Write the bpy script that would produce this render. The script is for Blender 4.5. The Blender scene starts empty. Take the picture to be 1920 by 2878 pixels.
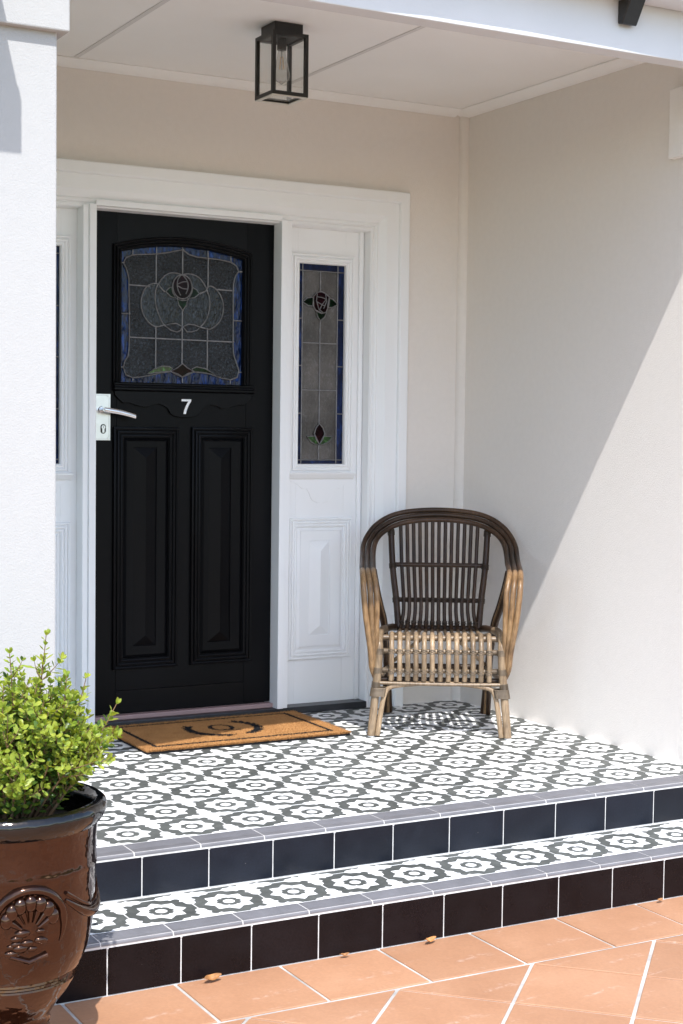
import bpy, bmesh, math, random
from mathutils import Vector, Matrix
random.seed(7)
R = math.radians
sc = bpy.context.scene
COL = sc.collection

# ------------------------------------------------------------------ camera, light, exposure
CX, CY, CZ = -2.1772, -4.1392, 1.1663
cam = bpy.data.cameras.new('camera'); camo = bpy.data.objects.new('camera', cam); COL.objects.link(camo)
def basis(yaw, pitch, roll):
    cy, sy, cp, sp = math.cos(yaw), math.sin(yaw), math.cos(pitch), math.sin(pitch)
    f = Vector((sy*cp, cy*cp, sp)); r = Vector((cy, -sy, 0)); u = r.cross(f)
    r2 = r*math.cos(roll) + u*math.sin(roll); u2 = u*math.cos(roll) - r*math.sin(roll)
    return r2, u2, f
r_, u_, f_ = basis(0.5013, -0.0517, 0.012)
M = Matrix(((r_.x, u_.x, -f_.x, CX), (r_.y, u_.y, -f_.y, CY), (r_.z, u_.z, -f_.z, CZ), (0, 0, 0, 1)))
camo.matrix_world = M
cam.sensor_fit = 'VERTICAL'; cam.sensor_height = 36.0; cam.sensor_width = 24.0
cam.lens = 4322.3/2878*36.0
cam.clip_start = 0.05; cam.clip_end = 1500
sc.camera = camo

SUN = Vector((.345, 1.0, -1.486)).normalized()          # direction the light travels
elev = math.asin(-SUN.z); az = math.atan2(-SUN.x, -SUN.y)  # azimuth of the sun itself, from +Y clockwise
w = bpy.data.worlds.new('World'); sc.world = w; w.use_nodes = True
nt = w.node_tree; nt.nodes.clear()
sky = nt.nodes.new('ShaderNodeTexSky'); sky.sky_type = 'NISHITA'; sky.sun_disc = False
sky.sun_elevation = elev; sky.sun_rotation = az
bg = nt.nodes.new('ShaderNodeBackground'); bg.inputs['Strength'].default_value = 0.15
wo = nt.nodes.new('ShaderNodeOutputWorld')
nt.links.new(sky.outputs[0], bg.inputs['Color']); nt.links.new(bg.outputs[0], wo.inputs['Surface'])
sl = bpy.data.lights.new('sun', 'SUN'); sl.energy = 2.3; sl.angle = R(0.5); sl.color = (1.0, .985, .965)
so = bpy.data.objects.new('sun', sl); COL.objects.link(so)
so.rotation_euler = SUN.to_track_quat('-Z', 'Y').to_euler(); so.location = (-3, -8, 10)
sc.view_settings.view_transform = 'Standard'; sc.view_settings.look = 'None'
sc.view_settings.exposure = 1.3; sc.view_settings.gamma = 1.0
sc.view_settings.use_curve_mapping = False
sc.render.engine = 'CYCLES'
sc.cycles.max_bounces = 16; sc.cycles.diffuse_bounces = 12; sc.cycles.use_denoising = True; sc.cycles.transparent_max_bounces = 24

# ------------------------------------------------------------------ helpers
def tag(o, label=None, cat=None, group=None, kind=None):
    if label: o['label'] = label
    if cat: o['category'] = cat
    if group: o['group'] = group
    if kind: o['kind'] = kind
    elif label: o['kind'] = 'thing'
    return o

def empty(name, loc, label, cat, group=None):
    o = bpy.data.objects.new(name, None); COL.objects.link(o); o.location = loc
    o.empty_display_size = .1
    return tag(o, label, cat, group)

def link(name, me, parent=None, loc=None):
    o = bpy.data.objects.new(name, me); COL.objects.link(o)
    if parent is not None:
        o.parent = parent
        o.matrix_parent_inverse = Matrix.Translation(parent.location).inverted() if loc is None else Matrix()
    if loc is not None: o.location = loc
    return o

def mesh(name, bm, mats, smooth=None):
    me = bpy.data.meshes.new(name)
    bmesh.ops.recalc_face_normals(bm, faces=bm.faces)
    bm.to_mesh(me); bm.free()
    for m in (mats if isinstance(mats, (list, tuple)) else [mats]): me.materials.append(m)
    if smooth is not None:
        for p in me.polygons: p.use_smooth = True
        if smooth < 179: me.set_sharp_from_angle(angle=R(smooth))
    return me

def obj(name, bm, mats, parent=None, smooth=None):
    """world-space mesh; keeps its place under a translated parent"""
    return link(name, mesh(name, bm, mats, smooth), parent)

def B(): return bmesh.new()

def box(bm, x0, x1, y0, y1, z0, z1, bev=0.0, seg=1):
    vs = [bm.verts.new((x, y, z)) for x in (x0, x1) for y in (y0, y1) for z in (z0, z1)]
    idx = [(0, 1, 3, 2), (4, 6, 7, 5), (0, 4, 5, 1), (2, 3, 7, 6), (0, 2, 6, 4), (1, 5, 7, 3)]
    fs = [bm.faces.new([vs[i] for i in q]) for q in idx]
    if bev > 0:
        es = list({e for f in fs for e in f.edges})
        bmesh.ops.bevel(bm, geom=es, offset=bev, segments=seg, affect='EDGES', profile=.5)
    return fs

def prism(bm, pts, axis, a0, a1, bev=0.0):
    """extrude a 2-D outline; axis 0: pts are (y,z); 1: (x,z); 2: (x,y)"""
    def P(p, a):
        if axis == 0: return (a, p[0], p[1])
        if axis == 1: return (p[0], a, p[1])
        return (p[0], p[1], a)
    A = [bm.verts.new(P(p, a0)) for p in pts]; C = [bm.verts.new(P(p, a1)) for p in pts]
    n = len(pts); fs = [bm.faces.new(A), bm.faces.new(C)]
    for i in range(n): fs.append(bm.faces.new((A[i], A[(i+1) % n], C[(i+1) % n], C[i])))
    if bev > 0:
        bmesh.ops.bevel(bm, geom=list({e for f in fs for e in f.edges}), offset=bev, segments=1, affect='EDGES')
    return fs

def smooth_path(pts, n=8):
    P = [Vector(p) for p in pts]
    if len(P) < 3: return P
    out = []
    for i in range(len(P)-1):
        p0 = P[i-1] if i > 0 else P[i]*2-P[i+1]
        p1, p2 = P[i], P[i+1]
        p3 = P[i+2] if i+2 < len(P) else P[i+1]*2-P[i]
        for k in range(n):
            t = k/n
            out.append(.5*((2*p1)+(p2-p0)*t+(2*p0-5*p1+4*p2-p3)*t*t+(3*p1-p0-3*p2+p3)*t**3))
    out.append(P[-1]); return out

def tube(bm, pts, rad, seg=10, closed=False, cap=True):
    P = [Vector(p) for p in pts]; n = len(P)
    rr = rad if isinstance(rad, (list, tuple)) else [rad]*n
    T = []
    for i in range(n):
        a = P[(i-1) % n] if (closed or i > 0) else P[i]
        b = P[(i+1) % n] if (closed or i < n-1) else P[i]
        T.append((b-a).normalized())
    up = Vector((0, 0, 1)) if abs(T[0].z) < .9 else Vector((1, 0, 0))
    N = T[0].cross(up).normalized()
    rings = []
    for i in range(n):
        N = (N - T[i]*N.dot(T[i])).normalized(); Bn = T[i].cross(N)
        rings.append([bm.verts.new(P[i]+(N*math.cos(2*math.pi*k/seg)+Bn*math.sin(2*math.pi*k/seg))*rr[i]) for k in range(seg)])
    for i in range(n if closed else n-1):
        a, b = rings[i], rings[(i+1) % n]
        for k in range(seg): bm.faces.new((a[k], a[(k+1) % seg], b[(k+1) % seg], b[k]))
    if cap and not closed:
        bm.faces.new(rings[0]); bm.faces.new(rings[-1])

def lathe(bm, prof, c, seg=64, cap_top=False, cap_bot=False):
    rings = []
    for r, z in prof:
        rings.append([bm.verts.new((c[0]+r*math.cos(2*math.pi*k/seg), c[1]+r*math.sin(2*math.pi*k/seg), c[2]+z)) for k in range(seg)])
    for a, b in zip(rings, rings[1:]):
        for k in range(seg): bm.faces.new((a[k], a[(k+1) % seg], b[(k+1) % seg], b[k]))
    if cap_bot: bm.faces.new(rings[0])
    if cap_top: bm.faces.new(rings[-1])

def mould(bm, path, prof, y, closed=True, flip=1):
    """sweep a moulding profile (inward offset, height towards -Y) round a path in the XZ plane, mitred"""
    P = [Vector((p[0], p[1])) for p in path]; n = len(P)
    area = sum(P[i].x*P[(i+1) % n].y-P[(i+1) % n].x*P[i].y for i in range(n))
    sgn = flip*(1 if area > 0 else -1)
    rows = []
    for i in range(n):
        e1 = (P[i]-P[i-1]).normalized() if (closed or i > 0) else None
        e2 = (P[(i+1) % n]-P[i]).normalized() if (closed or i < n-1) else None
        e1 = e1 or e2; e2 = e2 or e1
        n1 = Vector((-e1.y, e1.x))*sgn; n2 = Vector((-e2.y, e2.x))*sgn
        m = (n1+n2); m = m/(1+n1.dot(n2)) if (1+n1.dot(n2)) > .05 else n1
        rows.append([bm.verts.new((P[i].x+m.x*d, y-h, P[i].y+m.y*d)) for d, h in prof])
    for i in range(n if closed else n-1):
        a, b = rows[i], rows[(i+1) % n]
        for k in range(len(prof)-1): bm.faces.new((a[k], b[k], b[k+1], a[k+1]))
    if not closed:
        for rr in (rows[0], rows[-1]):
            if len(rr) > 2: bm.faces.new(rr)

def ridges(w, h, n, base=0.0):
    """stepped multi-ridge moulding profile of width w"""
    p = [(0, 0), (0, h*.55)]
    for i in range(n):
        a = w*i/n; b = w*(i+1)/n; hh = h*(.75+.25*math.sin(math.pi*(i+.6)/n))
        p += [(a+.12*(b-a), hh), (a+.45*(b-a), hh+.0018), (a+.78*(b-a), hh-.0005), (a+.9*(b-a), hh-.0055), (b, hh-.0055)]
    p += [(w+.0005, base)]
    return p

# ------------------------------------------------------------------ materials
def new_mat(name):
    m = bpy.data.materials.new(name); m.use_nodes = True
    n = m.node_tree; n.nodes.clear()
    out = n.nodes.new('ShaderNodeOutputMaterial'); p = n.nodes.new('ShaderNodeBsdfPrincipled')
    n.links.new(p.outputs[0], out.inputs['Surface'])
    return m, n, p, out

def coords(n, scale=(1, 1, 1), kind='Object'):
    tc = n.nodes.new('ShaderNodeTexCoord'); mp = n.nodes.new('ShaderNodeMapping')
    mp.inputs['Scale'].default_value = scale
    n.links.new(tc.outputs[kind], mp.inputs['Vector']); return mp.outputs[0]

def noise(n, vec, scale, detail=4, rough=.55, dist=0):
    t = n.nodes.new('ShaderNodeTexNoise'); t.inputs['Scale'].default_value = scale
    t.inputs['Detail'].default_value = detail; t.inputs['Roughness'].default_value = rough
    t.inputs['Distortion'].default_value = dist
    n.links.new(vec, t.inputs['Vector']); return t

def ramp(n, src, stops):
    r = n.nodes.new('ShaderNodeValToRGB'); e = r.color_ramp.elements
    e[0].position, e[0].color = stops[0][0], (*stops[0][1], 1)
    e[1].position, e[1].color = stops[-1][0], (*stops[-1][1], 1)
    for pos, c in stops[1:-1]:
        x = e.new(pos); x.color = (*c, 1)
    n.links.new(src, r.inputs[0]); return r.outputs[0]

def mul(n, a, b, fac=1.0, mode='MULTIPLY'):
    m = n.nodes.new('ShaderNodeMix'); m.data_type = 'RGBA'; m.blend_type = mode
    m.inputs[0].default_value = fac
    n.links.new(a, m.inputs[6])
    if hasattr(b, 'links'): n.links.new(b, m.inputs[7])
    else: m.inputs[7].default_value = (*b, 1)
    return m.outputs[2]

def bump(n, p, h, strength, dist):
    b = n.nodes.new('ShaderNodeBump'); b.inputs['Strength'].default_value = strength
    b.inputs['Distance'].default_value = dist
    n.links.new(h, b.inputs['Height']); n.links.new(b.outputs[0], p.inputs['Normal']); return b

def objrand(n): return n.nodes.new('ShaderNodeObjectInfo').outputs['Random']

def sc_(c, k): return tuple(x*k for x in c)

def simple(name, c, rough=.5, var=.12, vscale=6, bscale=0, bdist=.001, bstr=.4, spec=.5, metal=0, rnd=0.0, stretch=(1, 1, 1), coat=0, rvar=0, ior=None):
    m, n, p, o = new_mat(name)
    v = coords(n, stretch)
    t = noise(n, v, vscale, 5)
    col = ramp(n, t.outputs[0], [(.3, sc_(c, 1-var)), (.7, sc_(c, 1+var))])
    if rnd:
        col = mul(n, col, ramp(n, objrand(n), [(0, (1-rnd,)*3), (1, (1+rnd,)*3)]))
    n.links.new(col, p.inputs['Base Color'])
    p.inputs['Roughness'].default_value = rough; p.inputs['Specular IOR Level'].default_value = spec
    p.inputs['Metallic'].default_value = metal; p.inputs['Coat Weight'].default_value = coat
    if ior: p.inputs['IOR'].default_value = ior
    if rvar:
        rr = n.nodes.new('ShaderNodeMapRange'); rr.inputs[3].default_value = rough-rvar; rr.inputs[4].default_value = rough+rvar
        t3 = noise(n, v, vscale*2.3, 4); n.links.new(t3.outputs[0], rr.inputs[0]); n.links.new(rr.outputs[0], p.inputs['Roughness'])
    if bscale:
        t2 = noise(n, v, bscale, 3); bump(n, p, t2.outputs[0], bstr, bdist)
    return m

def stucco(name, c, bscale, bdist, bstr=.6):
    m, n, p, o = new_mat(name)
    v = coords(n)
    big = noise(n, v, 1.7, 4); fine = noise(n, v, 40, 3)
    col = ramp(n, big.outputs[0], [(.3, sc_(c, .99)), (.7, sc_(c, 1.008))])
    col = mul(n, col, ramp(n, fine.outputs[0], [(.35, (.988, .988, .988)), (.65, (1.008, 1.008, 1.008))]))
    spots = noise(n, v, 23, 2); col = mul(n, col, ramp(n, spots.outputs[0], [(.165, (.7, .66, .6)), (.18, (1, 1, 1))]))
    n.links.new(col, p.inputs['Base Color']); p.inputs['Roughness'].default_value = .85
    p.inputs['Specular IOR Level'].default_value = .25
    a = noise(n, v, bscale, 4, .6); bump(n, p, a.outputs[0], bstr, bdist)
    return m

RENDER = stucco('white_render', (.43, .425, .415), 250, .004, .3)
WALLP = stucco('pale_capital_render', (.84, .81, .78), 260, .0025, .3)
WALL = stucco('cream_render', (.765, .715, .665), 235, .003, .36)
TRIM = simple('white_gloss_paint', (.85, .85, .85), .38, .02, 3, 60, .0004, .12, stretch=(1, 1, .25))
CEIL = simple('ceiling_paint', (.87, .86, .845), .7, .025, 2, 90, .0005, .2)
JOINER = simple('grey_joiner_strip', (.66, .645, .635), .6, .03, 4)
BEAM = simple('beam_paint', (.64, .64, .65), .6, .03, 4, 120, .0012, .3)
BLACKP = simple('black_door_paint', (.0042, .0042, .0050), .34, .25, 5, 38, .0012, .35, spec=.085, stretch=(1, 1, .12), rvar=.07)
BLACKH = simple('black_door_paint_rails', (.0042, .0042, .0050), .36, .25, 5, 38, .0012, .35, spec=.11, stretch=(.12, 1, 1), rvar=.07)
BLACKM = simple('black_metal', (.012, .0115, .011), .42, .3, 30, 200, .0003, .2)
SILLB = simple('dark_sill_paint', (.02, .022, .026), .35, .3, 18, 80, .0005, .3)
THRESH = simple('worn_timber_threshold', (.30, .20, .195), .5, .25, 14, 60, .0008, .4, stretch=(.1, 1, 1))
CHROME = simple('satin_chrome', (.62, .63, .65), .28, .06, 30, 300, .0001, .2, metal=1)
STEEL = simple('white_number', (.80, .81, .82), .35, .04, 30)
GROUT = simple('pale_grout', (.60, .585, .565), .9, .15, 30, 200, .001, .5)
GROUTG = simple('grey_grout', (.47, .45, .42), .9, .3, 9, 200, .001, .5)

def tile_white():
    m, n, p, o = new_mat('cement_tile_white'); v0 = coords(n)
    oi = n.nodes.new('ShaderNodeObjectInfo'); add = n.nodes.new('ShaderNodeVectorMath'); add.operation = 'ADD'
    n.links.new(v0, add.inputs[0]); n.links.new(oi.outputs['Location'], add.inputs[1]); v = add.outputs[0]
    t = noise(n, v, 5, 5); col = ramp(n, t.outputs[0], [(.3, (.82, .82, .81)), (.7, (.87, .87, .86))])
    col = mul(n, col, ramp(n, objrand(n), [(0, (.93, .93, .92)), (1, (1.02, 1.02, 1.02))]))
    g1 = noise(n, v, 2.6, 5, .65); g2 = noise(n, v, 90, 3)
    col = mul(n, col, ramp(n, g1.outputs[0], [(.28, (.84, .83, .81)), (.5, (1, 1, 1))]))
    col = mul(n, col, ramp(n, g2.outputs[0], [(.25, (.86, .85, .83)), (.36, (1, 1, 1))]))
    n.links.new(col, p.inputs['Base Color']); p.inputs['Roughness'].default_value = .62
    p.inputs['Specular IOR Level'].default_value = .35; return m
def tile_grey():
    m, n, p, o = new_mat('cement_tile_grey'); v = coords(n)
    oi = n.nodes.new('ShaderNodeObjectInfo'); add = n.nodes.new('ShaderNodeVectorMath'); add.operation = 'ADD'
    n.links.new(v, add.inputs[0]); n.links.new(oi.outputs['Location'], add.inputs[1])
    t = noise(n, add.outputs[0], 26, 6, .65, .6)
    col = ramp(n, t.outputs[0], [(.28, (.068, .072, .067)), (.5, (.09, .095, .088)), (.72, (.122, .127, .118))])
    col = mul(n, col, ramp(n, oi.outputs['Random'], [(0, (.82, .82, .82)), (1, (1.16, 1.16, 1.16))]))
    n.links.new(col, p.inputs['Base Color']); p.inputs['Roughness'].default_value = .6
    p.inputs['Specular IOR Level'].default_value = .35; return m
TW, TG = tile_white(), tile_grey()

def riser_mat(name, ca, cb, rough, spec):
    m, n, p, o = new_mat(name); v = coords(n)
    oi = n.nodes.new('ShaderNodeObjectInfo'); add = n.nodes.new('ShaderNodeVectorMath'); add.operation = 'ADD'
    n.links.new(v, add.inputs[0]); n.links.new(oi.outputs['Location'], add.inputs[1])
    t = noise(n, add.outputs[0], 9, 6, .6)
    col = ramp(n, t.outputs[0], [(.3, ca), (.7, cb)])
    sp = noise(n, add.outputs[0], 170, 2); col = mul(n, col, ramp(n, sp.outputs[0], [(.35, (.8, .8, .8)), (.7, (1.35, 1.3, 1.3))]))
    wh = noise(n, add.outputs[0], 120, 1)
    mx = n.nodes.new('ShaderNodeMix'); mx.data_type = 'RGBA'
    n.links.new(ramp(n, wh.outputs[0], [(.83, (0, 0, 0)), (.86, (.7, .7, .7))]), mx.inputs[0])
    n.links.new(col, mx.inputs[6]); mx.inputs[7].default_value = (.3, .27, .25, 1)
    n.links.new(mx.outputs[2], p.inputs['Base Color']); p.inputs['Specular IOR Level'].default_value = spec
    rr = n.nodes.new('ShaderNodeMapRange'); rr.inputs[1].default_value = .3; rr.inputs[2].default_value = .7; rr.inputs[3].default_value = rough-.08; rr.inputs[4].default_value = rough+.1
    n.links.new(t.outputs[0], rr.inputs[0]); n.links.new(rr.outputs[0], p.inputs['Roughness'])
    col = mul(n, col, ramp(n, oi.outputs['Random'], [(0, (.8, .8, .8)), (1, (1.25, 1.25, 1.25))])); n.links.new(col, mx.inputs[6])
    bump(n, p, sp.outputs[0], .25, .0005); return m
RISER = riser_mat('plum_riser_tile', (.0055, .0034, .0040), (.0090, .0062, .0070), .30, .17)
RISERB = riser_mat('slate_blue_riser_tile', (.0026, .0040, .0085), (.0050, .0072, .0135), .36, .33)
NOSE = simple('grey_nosing_tile', (.150, .146, .154), .45, .12, 12, 120, .0004, .3, rnd=.06)

def terracotta():
    m, n, p, o = new_mat('terracotta_tile'); v = coords(n)
    oi = n.nodes.new('ShaderNodeObjectInfo'); add = n.nodes.new('ShaderNodeVectorMath'); add.operation = 'ADD'
    n.links.new(v, add.inputs[0]); n.links.new(oi.outputs['Location'], add.inputs[1]); P = add.outputs[0]
    t = noise(n, P, 3.5, 6, .6)
    col = ramp(n, t.outputs[0], [(.22, (.37, .185, .099)), (.5, (.42, .217, .119)), (.78, (.47, .256, .149))])
    f = noise(n, P, 120, 3); col = mul(n, col, ramp(n, f.outputs[0], [(.3, (.93, .93, .93)), (.7, (1.05, 1.05, 1.05))]))
    col = mul(n, col, ramp(n, oi.outputs['Random'], [(0, (.90, .89, .88)), (1, (1.06, 1.06, 1.06))]))
    # scuffs of pale dust
    vs = coords(n, (1, 4.5, 1)); s = noise(n, vs, 4.2, 5, .7, .8); s2 = noise(n, P, 60, 3)
    mx = n.nodes.new('ShaderNodeMix'); mx.data_type = 'RGBA'
    fac = mul(n, ramp(n, s.outputs[0], [(.57, (0, 0, 0)), (.72, (.7, .7, .7))]), ramp(n, s2.outputs[0], [(.45, (0, 0, 0)), (.6, (1, 1, 1))]))
    n.links.new(fac, mx.inputs[0]); n.links.new(col, mx.inputs[6]); mx.inputs[7].default_value = (.62, .47, .39, 1)
    n.links.new(mx.outputs[2], p.inputs['Base Color']); p.inputs['Roughness'].default_value = .6
    p.inputs['Specular IOR Level'].default_value = .4
    bump(n, p, f.outputs[0], .2, .0006); return m
TERRA = terracotta()

def glassy(name, c, bscale, bdist, bstr=1.0, rough=.06, stretch=(1, 1, 1), spec=.4, spk=1.0):
    m, n, p, o = new_mat(name); v = coords(n, stretch)
    t = noise(n, v, bscale, 2, .5, .5); big = noise(n, v, 9, 3)
    col = ramp(n, big.outputs[0], [(.3, sc_(c, .55)), (.7, sc_(c, 1.5))])
    fine = noise(n, v, bscale*.9, 3, .6, .8)
    mixd = lambda c3: tuple(1+(c_-1)*spk for c_ in c3)
    col = mul(n, col, ramp(n, fine.outputs[0], [(.36, mixd((.35, .36, .38))), (.50, mixd((.85, .87, .9))), (.58, mixd((1.5, 1.65, 1.85))), (.66, mixd((3.2, 3.5, 3.9)))]))  # bright bluish speckles paint sparkle into the pane colour
    n.links.new(col, p.inputs['Base Color']); p.inputs['Roughness'].default_value = rough
    p.inputs['Specular IOR Level'].default_value = spec
    bump(n, p, t.outputs[0], bstr, bdist); return m
G_CLEAR = glassy('hammered_clear_glass', (.012, .0138, .0158), 150, .004, spec=.26)
G_RIPPLE = glassy('rippled_clear_glass', (.0115, .0132, .0152), 170, .003, stretch=(1, 1, .4), spec=.3)
G_BLUE = glassy('blue_stained_glass', (.003, .014, .060), 70, .004, stretch=(1, 1, .3), spec=.2)
G_BLUES = glassy('slate_blue_stained_glass', (.007, .015, .052), 60, .002, .6, .12, (1, 1, .4), spec=.2, spk=.5)
G_RED = glassy('dark_red_stained_glass', (.0075, .0011, .002), 60, .0006, .4, spec=.06)
G_GREEN = glassy('green_stained_glass', (.0022, .011, .0034), 60, .0006, .4, spec=.07)
G_GREENL = glassy('leaf_green_stained_glass', (.02, .055, .012), 60, .0006, .4, spec=.25)
G_SIDE = glassy('smoky_seedy_glass', (.078, .071, .066), 150, .0022, .8, .1, (1, 1, .6), spk=.16)
LEAD = simple('lead_came', (.19, .185, .19), .45, .25, 60, metal=.25)

def rattan(name, dark, light, streak=26, rough=.38, spec=.5):
    m, n, p, o = new_mat(name); v = coords(n)
    a = noise(n, v, 7, 4, .6); b = noise(n, coords(n, (1, 1, .12)), streak*5, 4, .6)
    col = ramp(n, a.outputs[0], [(.33, dark), (.66, light)])
    col = mul(n, col, ramp(n, b.outputs[0], [(.3, (.58, .55, .52)), (.6, (1.08, 1.07, 1.05))]))
    rr = objrand(n); col = mul(n, col, ramp(n, rr, [(0, (.78, .78, .78)), (1, (1.18, 1.16, 1.14))]))
    n.links.new(col, p.inputs['Base Color']); p.inputs['Roughness'].default_value = rough
    p.inputs['Specular IOR Level'].default_value = spec
    bump(n, p, b.outputs[0], .3, .0006); return m
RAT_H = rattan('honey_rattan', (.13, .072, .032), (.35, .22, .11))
RAT_M = rattan('shaded_hoop_rattan', (.026, .0135, .007), (.075, .040, .021), spec=.32)  # arm rattan again, with the porch shade on the hoop painted in
RAT_S = rattan('greyed_rattan', (.15, .102, .061), (.37, .27, .172))
RAT_D = rattan('shaded_rattan', (.028, .0145, .008), (.056, .031, .017), spec=.3)  # shade on the back and rear poles painted in as a darker tone
BIND = rattan('binding_cane', (.10, .075, .05), (.2, .155, .11), rough=.55)
BIND_D = rattan('dark_binding_cane', (.03, .02, .013), (.055, .036, .024), rough=.5)
CAPW = simple('white_foot_cap', (.7, .7, .7), .5)

def glaze(name, c1, c2, tint, ior=1.8):
    m, n, p, o = new_mat(name); v = coords(n)
    t = noise(n, v, 6, 5, .6)
    col = ramp(n, t.outputs[0], [(.3, c1), (.7, c2)])
    d = noise(n, v, 38, 5, .7); d2 = noise(n, v, 4.5, 2)
    fac = mul(n, ramp(n, d.outputs[0], [(.62, (0, 0, 0)), (.72, (.5, .5, .5))]), ramp(n, d2.outputs[0], [(.55, (0, 0, 0)), (.68, (1, 1, 1))]))
    mx = n.nodes.new('ShaderNodeMix'); mx.data_type = 'RGBA'; n.links.new(fac, mx.inputs[0]); n.links.new(col, mx.inputs[6])
    mx.inputs[7].default_value = (.3, .27, .24, 1)
    n.links.new(mx.outputs[2], p.inputs['Base Color'])
    p.inputs['Roughness'].default_value = .07; p.inputs['IOR'].default_value = ior; p.inputs['Specular Tint'].default_value = tint
    b = noise(n, v, 13, 3); bump(n, p, b.outputs[0], .55, .009); return m
GLAZE = glaze('treacle_glaze', (.005, .0016, .0008), (.012, .0036, .0016), (1, .64, .48, 1), 1.72)
GLAZEB = glaze('black_glaze', (.0022, .002, .002), (.0042, .0036, .0034), (1, .95, .92, 1), 1.58)
SOIL = simple('potting_soil', (.035, .024, .016), .95, .5, 30, 60, .01, 1)

def leafmat(name, c1, c2, rnd):
    m, n, p, o = new_mat(name)
    v = coords(n); oi = n.nodes.new('ShaderNodeObjectInfo'); add = n.nodes.new('ShaderNodeVectorMath'); add.operation = 'ADD'
    n.links.new(v, add.inputs[0]); n.links.new(oi.outputs['Location'], add.inputs[1])
    t = noise(n, add.outputs[0], 34, 2)
    col = ramp(n, t.outputs[0], [(.32, c1), (.68, c2)])
    n.links.new(col, p.inputs['Base Color']); p.inputs['Roughness'].default_value = .36
    p.inputs['Specular IOR Level'].default_value = .45
    tr = n.nodes.new('ShaderNodeBsdfTranslucent'); n.links.new(mul(n, col, (1.3, 1.25, .5)), tr.inputs['Color'])
    mx = n.nodes.new('ShaderNodeMixShader'); mx.inputs[0].default_value = .34
    n.links.new(p.outputs[0], mx.inputs[1]); n.links.new(tr.outputs[0], mx.inputs[2]); n.links.new(mx.outputs[0], o.inputs['Surface'])
    return m
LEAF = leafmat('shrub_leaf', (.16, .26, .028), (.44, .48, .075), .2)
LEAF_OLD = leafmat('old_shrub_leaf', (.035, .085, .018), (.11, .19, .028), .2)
TWIG = simple('shrub_twig', (.17, .10, .05), .8, .3, 40)
DRY = simple('dry_leaf', (.42, .19, .06), .6, .35, 60, 90, .001, .5, rnd=.2)

def thin_glass(name, tint=(1, 1, 1), f0=.05, pw=4.0, edge=.6):
    m, n, p, o = new_mat(name); n.nodes.remove(p)
    tr = n.nodes.new('ShaderNodeBsdfTransparent'); tr.inputs[0].default_value = (*tint, 1)
    gl = n.nodes.new('ShaderNodeBsdfGlossy'); gl.inputs['Roughness'].default_value = .03
    l0 = n.nodes.new('ShaderNodeLayerWeight'); l0.inputs[0].default_value = .5
    l1 = n.nodes.new('ShaderNodeMath'); l1.operation = 'POWER'; n.links.new(l0.outputs['Facing'], l1.inputs[0]); l1.inputs[1].default_value = pw
    lw = n.nodes.new('ShaderNodeMath'); lw.operation = 'MULTIPLY_ADD'; n.links.new(l1.outputs[0], lw.inputs[0]); lw.inputs[1].default_value = edge; lw.inputs[2].default_value = f0*.6
    mx = n.nodes.new('ShaderNodeMixShader'); n.links.new(lw.outputs[0], mx.inputs[0])
    n.links.new(tr.outputs[0], mx.inputs[1]); n.links.new(gl.outputs[0], mx.inputs[2]); n.links.new(mx.outputs[0], o.inputs['Surface'])
    return m
PANE = thin_glass('lantern_glass', (.97, .975, .97))
BULB = thin_glass('bulb_glass', (.86, .86, .85), .16, 2.2, .75)
FIL = simple('filament', (.75, .45, .16), .4)

def coir(name, c1, c2):
    m, n, p, o = new_mat(name); v = coords(n)
    t = noise(n, v, 420, 3, .7); b = noise(n, v, 14, 4)
    col = ramp(n, t.outputs[0], [(.3, c1), (.7, c2)])
    col = mul(n, col, ramp(n, b.outputs[0], [(.3, (.86, .85, .84)), (.7, (1.08, 1.08, 1.08))]))
    n.links.new(col, p.inputs['Base Color']); p.inputs['Roughness'].default_value = .9; p.inputs['Specular IOR Level'].default_value = .2
    bump(n, p, t.outputs[0], .8, .003); return m
COIR = coir('coir_pile', (.30, .145, .047), (.62, .33, .13))
COIRB = coir('black_coir', (.008, .008, .009), (.022, .022, .024))

# ------------------------------------------------------------------ setting: ground and paving
GZ = -.271
bm = B(); s = 600
vs = [bm.verts.new(p) for p in ((-s, -s, GZ-.05), (s, -s, GZ-.05), (s, s, GZ-.05), (-s, s, GZ-.05))]; bm.faces.new(vs)
LAWN = simple('lawn_ground', (.06, .085, .028), .95, .35, 3, 40, .02, 1)
tag(obj('ground', bm, LAWN), kind='structure')

bm = B(); box(bm, -4.2, 4.2, -6.2, -.46, GZ-.06, GZ-.004)
paving = tag(obj('paving', bm, GROUTG), kind='structure')

def clip(poly, nx, ny, c):
    """keep nx*x+ny*y <= c"""
    out = []
    for i in range(len(poly)):
        a, b = poly[i], poly[(i+1) % len(poly)]
        da, db = nx*a[0]+ny*a[1]-c, nx*b[0]+ny*b[1]-c
        if da <= 0: out.append(a)
        if da*db < 0:
            t = da/(da-db); out.append((a[0]+(b[0]-a[0])*t, a[1]+(b[1]-a[1])*t))
    return out
def area2(p): return abs(sum(p[i][0]*p[(i+1) % len(p)][1]-p[(i+1) % len(p)][0]*p[i][1] for i in range(len(p))))/2

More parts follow.
